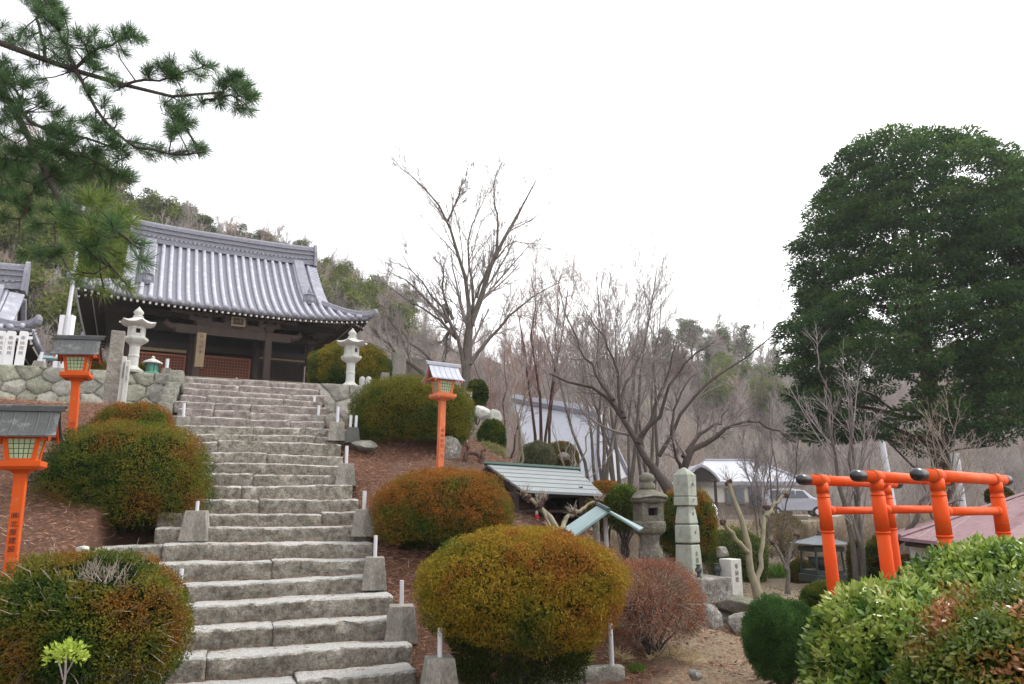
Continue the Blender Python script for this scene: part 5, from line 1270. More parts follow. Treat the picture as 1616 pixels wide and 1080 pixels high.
bush('azalea', 'rust orange topped shrub on the red bank above the biggest one', (582, 738, 817, 852), 9.5, 60000, (.026,.012), (GREEN, OLIVE, BRONZE, RUST, RUST), 5, topw=.5, side=.12, bias=-.06, cut=-.65, skirt=.85)
bush('azalea', 'biggest yellow orange dome shrub in the centre foreground', (655, 832, 988, 1012), 6.75, 105000, (.022,.011), (GREEN, OLIVE, YEL, YEL*.8+RUST*.25, RUST), 6, topw=.40, side=.25, bias=-.06, cut=-.8, noisew=.9, gnd=.12, skirt=.82)
bush('azalea', 'sparse reddish shrub with grey twigs showing beside the monument', (935, 880, 1113, 1000), 8.1, 26000, (.020,.009), (BRONZE*.8, MAROON*1.2, MAROON*1.5, RUST*1.1), 7, topw=.3, twiggy=900, cut=-.65, noisew=1.0, inner=False, stems=16, stem_r=.012)
bush('azalea', 'rounded green shrub with yellow tips behind the right granite lantern', (484, 543, 622, 612), 18.3, 60000, (.036,.017), (DARKG, GREEN, OLIVE, YEL), 8, topw=.5, bias=-.02, cut=-.55, skirt=.8)
bush('azalea', 'small dark green shrub right of the large round shrub', (753, 662, 800, 708), 15, 12000, (.034,.016), (DARKG, GREEN, OLIVE), 9, cut=-.6)
bush('azalea', 'grey green mounded shrub above the wayside shrine roof', (819, 697, 878, 742), 17, 16000, (.036,.015), (GREEN*.9+.03, np.array((.15,.16,.09)), np.array((.22,.20,.12))), 10, cut=-.6)
bush('azalea', 'brownish mounded shrub right of the grey green one above the shrine', (858, 697, 914, 742), 17.5, 16000, (.036,.015), (GREEN, OLIVE, BRONZE, np.array((.16,.18,.10))), 11, cut=-.6)
bush('hedge_shrub', 'tall brown and green shrub directly behind the stone monument', (1036, 770, 1134, 892), 12.2, 40000, (.028,.013), (DARKG, GREEN, OLIVE, RUST), 12, topw=.5, cut=-.9, depth=.8)
bush('hedge_shrub', 'rust and green shrub between the shrine roof and mossy lantern', (918, 760, 990, 830), 13.6, 20000, (.032,.014), (GREEN, OLIVE, RUST), 13, topw=.6, cut=-.8)
bush('bamboo_grass', 'bright yellow green grassy shrub left of the mossy lantern', (962, 768, 1006, 838), 13.2, 12000, (.075,.012), (GREEN, np.array((.16,.22,.03)), np.array((.24,.30,.05))), 14, cut=-.9, flat=.5) if False else bush('bamboo_grass', 'bright yellow green grassy shrub left of the mossy lantern', (962, 768, 1006, 838), 13.2, 12000, (.075,.012), (GREEN, np.array((.16,.22,.03)), np.array((.24,.30,.05))), 14, cut=-.9)
bush('dwarf_cypress', 'round dense dark green shrub beside the sandy path', (1174, 943, 1291, 1078), 7.0, 60000, (.026,.006), (DARKG*1.5, np.array((.045,.105,.025)), np.array((.09,.19,.045))), 15, topw=.3, bias=0, cut=-.9, lump=.16, gnd=0, noisew=.7, depth=1)
bush('dwarf_cypress', 'dark green mound behind the round shrub at the foot of the torii', (1262, 918, 1372, 985), 9.3, 30000, (.028,.010), (DARKG, GREEN, OLIVE*.8), 16, cut=-.8, bias=-.05)
bush('hedge_shrub', 'low dull green mound in front of the bronze pavilion', (1244, 882, 1286, 928), 16.5, 12000, (.034,.015), (GREEN*.8, OLIVE*.8, BRONZE), 17, cut=-.8)
bush('hedge_shrub', 'brown green rounded shrub between the second and third torii', (1398, 877, 1488, 940), 12.5, 26000, (.03,.014), (DARKG, GREEN, BRONZE, MAROON), 18, cut=-.8, topw=.5)
bush('hedge_shrub', 'narrow upright green shrub behind the first torii leg', (1338, 852, 1366, 945), 13.5, 12000, (.032,.014), (GREEN, OLIVE, BRONZE), 19, cut=-.9)
bush('hedge_shrub', 'narrow upright olive shrub behind the middle torii legs', (1366, 848, 1412, 948), 13.8, 16000, (.032,.014), (DARKG, GREEN, OLIVE), 20, cut=-.9)
bush('hedge_shrub', 'light green shrub behind the pruned tree trunks', (1112, 835, 1212, 925), 17, 22000, (.045,.02), (GREEN, np.array((.13,.18,.05)), OLIVE), 21, cut=-.8, spray=.15)
bush('hedge_shrub', 'small yellow green shrub at the far right above the red roof', (1556, 768, 1598, 800), 22, 8000, (.045,.02), (GREEN, OLIVE, YEL), 22, cut=-.8)
bush('hedge_shrub', 'brownish dry shrub by the path behind the pruned trees', (1200, 812, 1275, 880), 21, 12000, (.045,.016), (np.array((.16,.12,.08)), np.array((.24,.18,.12)), OLIVE), 23, cut=-.8, twiggy=400, inner=False)
bush('hedge_shrub', 'small olive shrub behind the second vermilion lantern', (142, 566, 166, 592), 15.2, 6000, (.034,.014), (OLIVE, BRONZE, MAROON), 24, cut=-.7, gnd=4.2)
bush('hedge_shrub', 'low olive shrub between granite lantern and turquoise lantern', (214, 574, 236, 596), 14.8, 6000, (.03,.013), (OLIVE, YEL, GREEN), 25, cut=-.7, gnd=4.2)
bush('hedge_shrub', 'green weeds and small leaves by the rock below the terrace', (735, 600, 770, 640), 17, 6000, (.05,.02), (DARKG, GREEN, OLIVE), 26, cut=-.8)
bush('hedge_shrub', 'tan green scrub on the slope right of the upright rock', (735, 700, 800, 745), 14.2, 9000, (.04,.012), (np.array((.22,.19,.08)), np.array((.20,.22,.06)), np.array((.30,.24,.16))), 27, cut=-.8, inner=False, twiggy=200)
# glossy foreground shrubs
SG = (np.array((.045,.10,.015)), np.array((.13,.22,.03)), np.array((.28,.36,.06)), np.array((.40,.44,.13)))
bush('glossy_shrub', 'bright glossy green leafy shrub in the right foreground', (1275, 925, 1540, 1250), 4.3, 26000, (.050,.023), SG, 31, m='leafg', topw=.35, lump=.14, cut=-.95, depth=1.0, gnd=0, bias=.05, noisew=1.2, up=.8)
bush('glossy_shrub', 'glossy green shrub rising at the right edge below the red roof', (1420, 855, 1800, 1160), 4.6, 26000, (.048,.022), SG, 32, m='leafg', topw=.35, lump=.15, cut=-.95, gnd=0, bias=.05, noisew=1.2, up=.8)
bush('azalea', 'orange tipped leafy shrub at the lower right corner', (1435, 925, 1870, 1330), 3.1, 40000, (.027,.0125), (GREEN*1.2, np.array((.13,.19,.02)), OLIVE*1.2, RUST, np.array((.42,.20,.09))), 33, m='leafg', topw=.25, lump=.14, cut=-.95, gnd=0, noisew=1.3, bias=-.17, up=.8)

# small plants
def tuft(name, label, p, n, ln, wd, cols, seed, spread=.12, cat='plant', upk=1.0, lean=.6, m='leaf'):
    rng = np.random.default_rng(seed); t = thing(name, label, cat, p)
    C = np.stack([rng.normal(size=n)*spread, rng.normal(size=n)*spread, rng.uniform(0, .02, n)], -1)
    d = np.stack([rng.normal(size=n)*lean, rng.normal(size=n)*lean, np.full(n, upk)], -1)
    V, Q = leafquads(rng, C, d/np.linalg.norm(d, axis=1, keepdims=True), ln, wd, .12); col = pal(cols, rng.random(n))
    link('leaves', npmesh(V, Q, np.repeat(col, 4, 0)), MT[m], t); return t
STR = (np.array((.42,.33,.18)), np.array((.58,.48,.30)))
for i, (px, py, lab) in enumerate(((880, 1050, 'dry straw tuft at the kerb below the roofed post'), (1035, 1040, 'dry straw tuft below the sparse red shrub'), (1088, 1048, 'dry straw tuft at the path edge'), (1062, 1035, 'broken dry stalks between the two straw tufts by the path'), (975, 1042, 'dry straw tuft right of the galvanised post'))):
    tuft('dry_grass', lab, hit(px, py), 60 if i != 4 else 90, .16, .009, STR, 60+i, .06, 'dry grass', .5, 1.0)
tuft('fern', 'yellow green fern under the big centre shrub beside the kerb', hit(905, 1050)+Vector((0,0,.02)), 170, .20, .028, (np.array((.14,.20,.03)), np.array((.30,.34,.06))), 70, .05, 'fern', .35, 1.0)
tuft('grass_clump', 'fresh green grass clump near the straw tufts', hit(1005, 1062), 260, .07, .006, (GREEN*1.5, np.array((.12,.24,.04))), 71, .05, 'grass clump')
tuft('grass_clump', 'bright green grass clump by the path near the pavilion', hit(1228, 912, 5, 40), 400, .30, .03, (GREEN*1.5, np.array((.10,.24,.04))), 72, .22, 'grass clump')
tuft('fern', 'dark fern under the shade of the big centre shrub', hit(745, 1060)+Vector((0,0,.02)), 140, .15, .025, (DARKG, GREEN), 73, .08, 'fern', .5, 1.0)
tuft('fern', 'dark small fern left of the kerb under the centre shrub', hit(815, 1062)+Vector((0,0,.02)), 120, .15, .025, (DARKG, GREEN), 74, .08, 'fern', .5, 1.0)
t = thing('young_plant', 'young bright yellow green leafy plant before the lowest left shrub', 'plant', P(98, 1085, 4.35)); rng = np.random.default_rng(75)
C, N = dome(rng, 420, .105, .09, .075, .1, -.4, 3, (.45, 1)); V, Q = leafquads(rng, C+[0,0,.16], N+[0,0,.5], .034, .014, .55); link('leaves', npmesh(V, Q, np.repeat(pal((np.array((.28,.38,.05)), np.array((.48,.58,.12))), rng.random(len(C))), 4, 0)), MT['leaf'], t)
MB().tube([(0,0,-.12),(.01,0,.05),(0,0,.16)], .006, 6).tube([(0,0,.04),(.05,0,.15)], .004, 5).tube([(0,0,.04),(-.05,.01,.15)], .004, 5).build('stem', MT['twig'], t)

# ------------------------------------------------------------------ bare trees
def LP(pts, d, dd=0): return [P(x, y, d + (dd*i/(len(pts)-1) if dd else 0)) for i, (x, y) in enumerate(pts)]
FINE = [dict(m=9, t0=.25, ang=.55, lr=.42, K=6, wig=.09, up=.10, rr=.5, rmin=.009, tip=.35),
        dict(m=7, t0=.15, ang=.6, lr=.55, K=5, wig=.10, up=.06, rr=.6, rmin=.0065, tip=.4),
        dict(m=6, t0=.15, ang=.6, lr=.5, K=4, wig=.12, up=.03, rr=.6, rmin=.0045, tip=.4)]
HIGH = [dict(FINE[0], t0=.45, m=11, rmin=.008), dict(FINE[1], rmin=.0055), dict(FINE[2], rmin=.004)]
d = 18
b0 = P(737, 640, d); b0.z = Gn(b0.x, b0.y) - .1
limbs = [([b0, P(736, 600, d), P(733, 580, d), P(735, 545, d), P(745, 500, d), P(752, 470, d), P(783, 405, d), P(805, 360, d), P(828, 322, d), P(846, 285, d)], .15, .014),
 (LP([(734,560),(741,500),(738,440),(725,400),(706,350),(702,325),(668,293),(638,268)], d, -1), .08, .010),
 (LP([(735,540),(750,490),(745,440),(738,385),(740,350),(760,325),(768,305)], d, .6), .06, .008),
 (LP([(733,585),(727,540),(705,500),(690,470),(660,440),(634,400)], d, -.8), .06, .008),
 (LP([(742,575),(770,535),(800,505),(835,470),(883,446)], d, .5), .06, .008),
 (LP([(715,505),(700,480),(698,440),(694,400)], d, -.3), .05, .01),
 (LP([(783,407),(786,360),(776,310),(783,275)], d, .2), .045, .01),
 (LP([(706,350),(720,320),(735,280),(738,265)], d, -1), .035, .008),
 (LP([(752,470),(775,420),(800,385),(852,385)], d, .2), .04, .008),
 (LP([(700,480),(712,512),(700,560),(699,572)], d, .1), .045, .05),
 (LP([(705,510),(680,480),(650,450),(608,425)], d, -1.5), .045, .008),
 (LP([(720,535),(690,500),(655,480),(602,445)], d, .5), .04, .008)]
bare_tree('bare_tree', 'tall leafless tree with spreading fork behind the silver roofed lantern', limbs, [dict(m=15, t0=.22, ang=.5, lr=.33, K=6, wig=.08, up=.08, rr=.45, rmin=.007, tip=.35), dict(FINE[1], rmin=.005), dict(FINE[2], rmin=.0038)], 5, MT['bark'], MT['twig'])
# leaning multi-stem tree left of it, rising from the terrace edge
d = 19
limbs = [(LP([(690,612),(650,575),(610,545),(590,520)], d, -1), .09, .03), (LP([(652,576),(640,540),(612,500),(600,480)], d, .4), .05, .01), (LP([(700,600),(672,560),(640,535),(625,505)], d, .4), .06, .012)]
bare_tree('bare_tree', 'low leaning leafless tree between temple shrub and silver roofed lantern', limbs, FINE, 6, MT['bark'], MT['twig'])
# dark cherry leaning left
d = 13.5
limbs = [(LP([(1062,780),(1050,765),(1035,745),(1015,712),(1003,692),(985,660),(965,630),(935,608),(905,602),(868,590)], d, 1.5), .10, .014),
 (LP([(1007,700),(1020,680),(1035,640),(1055,600),(1060,560),(1068,540)], d, .5), .06, .012),
 (LP([(985,660),(984,620),(998,590),(1008,560)], d, .8), .045, .012),
 (LP([(1010,690),(1040,660),(1060,600),(1090,560),(1120,545)], d, -.5), .05, .01),
 (LP([(968,632),(945,600),(925,560),(905,520)], d, .8), .045, .01),
 (LP([(980,650),(975,590),(955,530),(930,500)], d, .2), .04, .01)]
bare_tree('cherry_tree', 'dark leafless tree leaning left behind the mossy stone lantern', limbs, [dict(m=9, t0=.25, ang=.7, lr=.36, K=6, wig=.12, up=.05, rr=.5, rmin=.008, tip=.35), dict(FINE[1], rmin=.005), dict(FINE[2], m=5, rmin=.0035)], 7, MT['barkdark'], MT['twigd'])
d = 15
limbs = [(LP([(1083,765),(1078,745),(1082,720),(1110,700),(1150,675),(1180,665)], d, 0), .10, .02), (LP([(1078,722),(1100,690),(1130,670),(1150,645)], d, .8), .06, .012), (LP([(1180,665),(1210,670),(1250,700)], d, -.3), .03, .01),
 (LP([(1080,745),(1066,720),(1060,690)], d, -.5), .05, .012), (LP([(1040,720),(1080,640),(1130,590),(1200,550),(1230,520)], d+2, .5), .05, .012), (LP([(1060,690),(1062,640),(1085,600),(1100,590)], d, .3), .04, .01)]
bare_tree('cherry_tree', 'dark crooked leafless tree spreading right above the cream house roof', limbs, [dict(m=8, t0=.25, ang=.7, lr=.40, K=6, wig=.12, up=.05, rr=.5, rmin=.008, tip=.35), dict(FINE[1], rmin=.0055), dict(FINE[2], m=5, rmin=.004)], 8, MT['barkdark'], MT['twigd'])
# grove of grey trees between the shrine and the long hall
def auto_tree(label, px, pyb, d, pyt, spread, nst, seed, bark, twig, r=.10, name='bare_tree', lv=None, lean=0, jit=1., group=None, bz=None):
    rng = np.random.default_rng(seed); limbs = []; b = P(px, pyb, d)
    if bz is None: b.z = Gn(b.x, b.y) - .05
    base = np.array(b); topz = P(px, pyt, d).z; H = topz-base[2]; k = (P(px+100, 700, d)-P(px, 700, d)).x/100
    for i in range(nst):
        a = (i+rng.uniform(.2,.8))/nst*6.28; sx = spread*k*math.cos(a)*rng.uniform(.5, 1.1) + lean*k; sy = spread*k*math.sin(a)*rng.uniform(.4, .9); hh = H*rng.uniform(.72, 1.0)
        p0 = base + [math.cos(a)*r*.5, math.sin(a)*r*.5, 0] if i else base
        pts = [Vector(p0), Vector(p0+np.array([sx*.12, sy*.12, hh*.25])), Vector(p0+np.array([sx*.35, sy*.35, hh*.5])), Vector(p0+np.array([sx*.7, sy*.7, hh*.76])), Vector(p0+np.array([sx, sy, hh]))]
        limbs.append((pts, r*rng.uniform(.7, 1), r*.12))
    return bare_tree(name, label, limbs, lv or FINE, seed, bark, twig, wiggle=.05*jit, group=group)
auto_tree('many stemmed grey leafless tree in front of the long tiled roof', 945, 800, 17.5, 452, 85, 5, 41, MT['bark'], MT['twig'], .075, lv=HIGH)
auto_tree('tall grey leafless tree behind the mossy lantern reaching above the hill', 985, 790, 20.5, 420, 90, 5, 42, MT['bark'], MT['twig'], .09, lv=HIGH)
auto_tree('slender grey leafless tree right of the long tiled roof', 1025, 780, 22, 470, 80, 4, 43, MT['bark'], MT['twig'], .10)
auto_tree('leafless reddish tree standing before the left end of the long roof', 858, 720, 21, 445, 75, 4, 44, MT['barkred'], MT['twigr'], .085, lv=HIGH)
auto_tree('thin pale leafless sapling on the slope above the shrine', 818, 738, 15.6, 560, 22, 2, 45, MT['barkpale'], MT['twig'], .045, lv=[dict(FINE[0], m=7), dict(FINE[1], m=4, rmin=.004)])
auto_tree('reddish leafless tree between the tall forked tree and the long roof', 795, 690, 24, 520, 70, 3, 46, MT['barkred'], MT['twigr'], .06)
auto_tree('low grey leafless tree with pale stems before the long roof', 905, 790, 15.5, 640, 45, 3, 47, MT['barkpale'], MT['twig'], .04, lv=[dict(FINE[0], m=5), dict(FINE[1], m=3, rmin=.004)])
auto_tree('white barked leafless tree standing behind the torii', 1358, 935, 13.3, 560, 48, 3, 48, MT['bark'], MT['twig'], .085, lv=[dict(FINE[0], m=8, rmin=.007), dict(FINE[1], m=5, rmin=.005), dict(FINE[2], m=4, rmin=.0035)])
auto_tree('pale twiggy leafless tree in front of the conifer trunk', 1500, 880, 14.5, 655, 55, 4, 49, MT['bark'], MT['twigp'], .06, lv=[dict(FINE[0], m=8, rmin=.007, up=.02), dict(FINE[1], m=5, rmin=.005, up=0), dict(FINE[2], m=4, rmin=.004)])
auto_tree('grey leafless tree between the pruned tree and first torii', 1235, 860, 24, 600, 60, 3, 50, MT['bark'], MT['twig'], .05)
auto_tree('thin leafless sapling behind the smooth barked pruned tree', 1210, 900, 19, 640, 28, 3, 51, MT['bark'], MT['twig'], .04)
limbs = [(LP([(1392,885),(1410,862),(1432,840),(1450,810),(1462,785)], 13.0, .5), .07, .03), (LP([(1450,812),(1480,800),(1520,790)], 13.4, .5), .03, .01)]
bare_tree('bare_tree', 'dark slanting leafless trunk seen between the torii posts', limbs, [dict(FINE[0], m=5), dict(FINE[1], m=4)], 52, MT['barkdark'], MT['twigd'])
# pollarded crape myrtles with knobbly heads
def knob(rng, p, n, ln, sp=.9, dirv=(0, 0, 1)):
    d = rng.normal(size=(n, 3))*sp*.6 + np.array(dirv); d /= np.linalg.norm(d, axis=1, keepdims=True)
    l = ln*rng.uniform(.5, 1.2, n)[:, None]; p = np.array(p); m = p + d*l*.5 + rng.normal(size=(n, 3))*.02
    return np.stack([np.tile(p, (n, 1)), m, p+d*l], 1)
def pollard(label, limbs, heads, seed, bark='barkpale', n=30, ln=.22, tr=.0045):
    t = bare_tree('pollarded_tree', label, limbs, [], seed, MT[bark], MT['twigp'], wiggle=.012, K=10); rng = np.random.default_rng(seed); b = np.array(t.location)
    S = []; mb = MB()
    for h in heads:
        q = np.array(h)-b; S.append(knob(rng, q, n, ln)); 
        for _ in range(5): o = rng.normal(size=3)*.018; mb.lathe([(.012,-.03),(.03,-.012),(.033,.01),(.015,.03)], 7, M=Matrix.Translation(Vector(q+o)))
    S = np.concatenate(S); V, Q = tubesnp(S, np.tile([tr, tr*.8, tr*.5], (len(S), 1)), 3); link('shoots', npmesh(V, Q), MT['twigp'], t); mb.build('knobs', MT['barkred'], t, smooth=True); return t
d = 10.9
pollard('smooth barked pruned tree with knobbly heads right of the monument', [(LP([(1198,944),(1188,915),(1180,880),(1174,840),(1164,800),(1150,762)], d, .2), .065, .032), (LP([(1194,944),(1199,900),(1203,860),(1207,825),(1212,804)], d, .5), .045, .026), (LP([(1180,872),(1163,855),(1152,838),(1143,825)], d, -.2), .04, .025), (LP([(1210,815),(1222,795),(1240,782)], d+.4, .2), .03, .02)],
        [P(1150, 762, d+.2), P(1212, 803, d+.5), P(1143, 825, d-.2), P(1241, 781, d+.6)], 61, n=18, ln=.22, tr=.0035)
pollard('small thin pruned tree by the path before the pavilion', [(LP([(1243,938),(1244,905),(1240,885),(1250,862),(1258,846)], 12, .2), .04, .02), (LP([(1243,900),(1228,868),(1218,855)], 12, .2), .03, .018)], [P(1258, 846, 12.2), P(1218, 855, 12.2)], 62, 'bark', 12, .12)
d = 9.0
pollard('gnarled pruned tree with pale shoots in front of the wayside shrine', [(LP([(915,905),(900,868),(880,835),(862,812),(850,800)], d, .1), .055, .035), (LP([(850,800),(840,790),(827,781)], d, .0), .032, .015), (LP([(885,838),(892,820),(905,812)], d, .2), .035, .022), (LP([(905,812),(925,800),(945,792)], d+.2, .2), .025, .015), (LP([(855,803),(868,830),(885,846)], d, -.2), .02, .012)],
        [P(850, 797, d), P(827, 781, d), P(905, 812, d+.2), P(946, 792, d+.3), P(858, 790, d)], 63, n=22, ln=.15, tr=.004)
pollard('crooked brown stump behind the faded vermilion lantern', [(LP([(735,745),(733,722),(742,712),(752,718)], 12.4, .1), .05, .03), (LP([(758,745),(758,725),(765,712)], 12.6, .1), .06, .04), (LP([(733,725),(738,705)], 12.4, .1), .03, .02)], [P(752, 718, 12.5), P(738, 705, 12.5)], 64, 'barkred', 6, .12)

# ------------------------------------------------------------------ big conifer on the right
def conifer(label, px, pyb, d, pyt, half, seed, trunk_r=.34, nclump=7000, per=380, leaf=(.13, .055)):
    rng = np.random.default_rng(seed); b = P(px, pyb, d); b.z = Gn(b.x, b.y)-.1; base = np.array(b)
    t = thing('cypress_tree', label, 'tree', b); H = P(px, pyt, d).z - b.z; k = (P(px+100, 500, d)-P(px, 500, d)).x/100; RX = half*k
    tr = smoothpoly([(0,0,0), (.05,0,H*.2), (0,.1,H*.45), (.1,0,H*.7), (0,0,H*.95)], 12, 1)[None]
    V, Q = tubesnp(tr, np.linspace(trunk_r, .05, 12)[None], 12); link('trunk', npmesh(V, Q), MT['barkred'], t, smooth=True)
    # crown envelope: radius by relative height
    hs = np.array([.20, .27, .34, .42, .50, .60, .70, .80, .88, .94, .98, 1.0]); rs = np.array([.45, .88, .98, 1.0, .97, .96, .91, .82, .72, .60, .46, .28])
    n = nclump; hh = rng.uniform(.22, 1.0, n)**.85; hh = .22 + (hh-.22).clip(0); hh = hh.clip(.21, .995)
    env = np.interp(hh, hs, rs)*RX; az = rng.random(n)*6.283; q = np.sqrt(rng.uniform(.62, 1.0, n))
    lum = 1 + .10*(rng.random(n)-.5) + .26*(vnoise(np.stack([np.cos(az)*1.8, np.sin(az)*1.8, hh*6], -1), seed)-.5)*2
    rad = env*q*lum
    C = np.stack([np.cos(az)*rad, np.sin(az)*rad, hh*H - .12*rad*(1-q)], -1)
    keep = (vnoise(C*[.8,.8,1.3]+5, seed+2) > np.where(hh < .55, .46, .30)) & ~((hh < .36) & (q < .66 - (hh-.22)*1.2)) & ~((hh < .41) & (np.abs(C[:, 0]+.1) < .95)) & ~((hh < .52) & (C[:, 1] < 1.0) & (np.abs(C[:, 0]-.1) < .8 + .5*rng.random(len(C)))); C = C[keep]; hh = hh[keep]; az = az[keep]
    kept = []; KP = np.zeros((0, 3))     # foliage pads keep their distance, so hollows stay between them
    for i_ in range(len(C)):
        if len(KP) == 0 or np.min(((KP - C[i_])*[1, 1, 1.35])**2 @ np.ones(3)) > .62**2: kept.append(i_); KP = np.vstack([KP, C[i_]])
    C = C[kept]; hh = hh[kept]; az = az[kept]
    ni = len(C)//8; h2 = rng.uniform(.5, .95, ni); a2_ = rng.random(ni)*6.283; r2_ = np.interp(h2, hs, rs)*RX*rng.uniform(.25, .72, ni)
    C = np.concatenate([C, np.stack([np.cos(a2_)*r2_, np.sin(a2_)*r2_, h2*H], -1)]); hh = np.r_[hh, h2]; az = np.r_[az, a2_]
    # limbs from the trunk to the clumps
    m_ = rng.random(len(C)) < .07; e = C[m_]; z0 = np.clip(e[:, 2] - np.hypot(e[:, 0], e[:, 1])*.35, H*.14, None); s0 = np.stack([0*z0, 0*z0, z0], -1)
    f = np.linspace(0, 1, 6)[None, :, None]; L = s0[:, None]*(1-f) + e[:, None]*f; L[:, :, 2] -= (np.sin(f[..., 0]*np.pi))*.25; L[:, 1:-1] += rng.normal(size=(len(e), 4, 3))*.07
    V, Q = tubesnp(L, np.linspace(.055, .015, 6)[None]*rng.uniform(.6, 1.6, (len(e), 1)), 5); link('branches', npmesh(V, Q), MT['barkred'], t, smooth=True)
    cs = rng.uniform(.34, .60, len(C)); n = per
    off_ = rng.normal(size=(len(C), n, 3)); off_ /= np.linalg.norm(off_, axis=2, keepdims=True); off_ *= rng.random((len(C), n, 1))**.3
    off_ *= cs[:, None, None]*np.array([1.15, 1.15, .52])
    out_ = np.stack([np.cos(az), np.sin(az), 0*az], -1)
    # sprays droop outwards
    rr_ = (off_*out_[:, None]).sum(-1, keepdims=True); off_[..., 2:] -= .28*np.abs(rr_)
    Pp = (C[:, None]+off_).reshape(-1, 3); Nn = (off_/cs[:, None, None] + out_[:, None]*.7 + [0, 0, -.05]).reshape(-1, 3); Nn /= np.linalg.norm(Nn, axis=1, keepdims=True)+1e-9
    V, Q = leafquads(rng, Pp, Nn, leaf[0], leaf[1], .45, (off_/cs[:, None, None]*[1, 1, 3.0]).reshape(-1, 3), .13)
    base_c = rng.random(len(C)); w_ = np.repeat(base_c, n)*.30 + rng.random(len(Pp))*.2 + .55*np.clip((off_[..., 2]/np.repeat(cs[:, None], n, 1)/.52).reshape(-1)*.5+.5, 0, 1)  # pad tops paler: light from above put into leaf colour, besides new growth
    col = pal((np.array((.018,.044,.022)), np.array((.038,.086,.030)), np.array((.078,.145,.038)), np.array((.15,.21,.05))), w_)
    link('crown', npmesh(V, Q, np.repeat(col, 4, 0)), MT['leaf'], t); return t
conifer('huge rounded dark green conifer towering behind the torii', 1495, 820, 22.5, 232, 205, 71)
conifer('second dark conifer cut off by the right picture edge', 1700, 850, 19, 290, 110, 72, .25, 1500, 330)

# ------------------------------------------------------------------ pine branch reaching in from the upper left
rng = np.random.default_rng(81); d = 5.2
base = Vector((-5.9, 5.6, Gn(-5.9, 5.6))); t = thing('pine_tree', 'pine reaching in from the upper left with long needled twigs', 'pine tree', base); bb = np.array(base)
def mainl(pts, d0, d1): n = len(pts)-1; return [P(x, y, d0+(d1-d0)*i/n) for i, (x, y) in enumerate(pts)]
L = [([base, base+Vector((.1,0,2)), base+Vector((.3,-.1,3.6)), base+Vector((.35,-.2,5.2)), base+Vector((.5,-.2,6.6))], .15, .06),
 ([base+Vector((.3,-.1,3.5)), P(-160, 30, 5.3)] + mainl([(-60, 50), (0,67),(59,89),(119,111),(166,127),(216,146),(261,160),(317,162),(350,146)], 5.2, 5.0), .05, .008),
 ([base+Vector((.3,-.1,3.2)), P(-120, 60, 5.3)] + mainl([(-30,100),(0,131),(24,170),(51,222),(79,277),(103,317),(118,370),(123,396)], 5.3, 5.0), .06, .012),
 (mainl([(119,111),(139,158),(178,210),(222,234),(277,246),(322,240)], 5.1, 4.9), .014, .006),
 (mainl([(119,108),(150,79),(178,67),(215,58)], 5.1, 5.2), .014, .006),
 (mainl([(190,137),(215,128),(246,127),(277,119),(322,104)], 5.05, 5.2), .012, .005),
 (mainl([(317,162),(350,152),(375,150),(396,152)], 5.0, 4.9), .009, .005),
 (mainl([(330,160),(360,140),(380,120)], 5.0, 5.0), .009, .005),
 (mainl([(261,160),(280,185),(293,198)], 5.05, 4.95), .008, .004),
 (mainl([(71,90),(67,60),(55,20),(50,-20)], 5.2, 5.3), .014, .008),
 (mainl([(119,105),(100,60),(85,20),(80,-20)], 5.2, 5.2), .012, .006),
 (mainl([(24,170),(60,200),(110,215),(160,222),(205,245)], 5.2, 5.0), .016, .006),
 (mainl([(51,222),(90,235),(130,245),(170,265),(205,290)], 5.2, 5.0), .014, .006),
 (mainl([(60,240),(30,250),(0,265)], 5.2, 5.3), .012, .006),
 (mainl([(79,277),(50,300),(30,350),(25,390)], 5.1, 5.1), .010, .005),
 (mainl([(103,317),(85,350),(88,390),(100,410)], 5.1, 5.0), .010, .005),
 (mainl([(0,110),(20,130),(30,160)], 5.3, 5.2), .012, .008),
 (mainl([(100,312),(130,340),(150,380),(170,420)], 4.6, 3.9), .012, .006),
 (mainl([(110,330),(150,345),(190,370),(225,395)], 4.4, 3.8), .012, .006)]
K = 12; Pl = np.stack([smoothpoly(q, K, 1) - bb for q, _, _ in L]); Rl = np.stack([r0+(r1-r0)*np.linspace(0, 1, K) for _, r0, r1 in L]); Pl[1:, 1:-1] += rng.normal(size=(len(L)-1, K-2, 3))*.008
TRK = tubesnp(Pl, Rl, 8)
EX = []
T = []  # tuft positions (px,py,depth,dirx,diry, colour weight)
tips = [(396,152),(380,118),(368,125),(390,135),(350,150),(325,104),(318,120),(300,112),(280,118),(270,125),(262,108),(250,100),(292,198),(285,180),(275,170),(300,165),(290,150),(318,160),(215,58),(205,45),(190,62),(178,50),(225,60),(160,70),(150,85),(140,60),
 (322,240),(310,232),(295,240),(280,245),(262,240),(250,232),(240,245),(225,235),(215,225),(200,240),(190,228),(180,210),(170,215),(160,200),(150,190),(185,250),(205,285),(195,275),(180,280),(170,262),(160,270),(150,240),(140,250),(130,235),(120,215),(110,225),(100,205),(90,220),(80,200),(120,250),
 (50,-10),(60,15),(70,35),(85,25),(95,45),(80,60),(100,65),(110,80),(90,90),(65,70),(50,50),(40,70),(120,50),(85,5),(100,20),(20,60),(5,40),(10,95),(25,110),(40,130),(60,125),(5,150),(15,175),(40,160),(65,150),(75,165),(50,190),(30,205),(5,215),(20,235),(45,235),(60,220),(5,250),(30,270),(70,250),(85,270),(100,285),(115,270),(130,285),(60,290),(45,320),(20,300),(90,310),(110,330),(75,330),(130,310),(95,240),(115,190),(95,175),(180,120),(165,160),(235,110),(8,190),(2,120)]
for x, y in tips: T.append((x, y, rng.uniform(4.85, 5.35), 0))
for _ in range(46): tips.append((rng.uniform(-25, 175), rng.uniform(95, 310)))
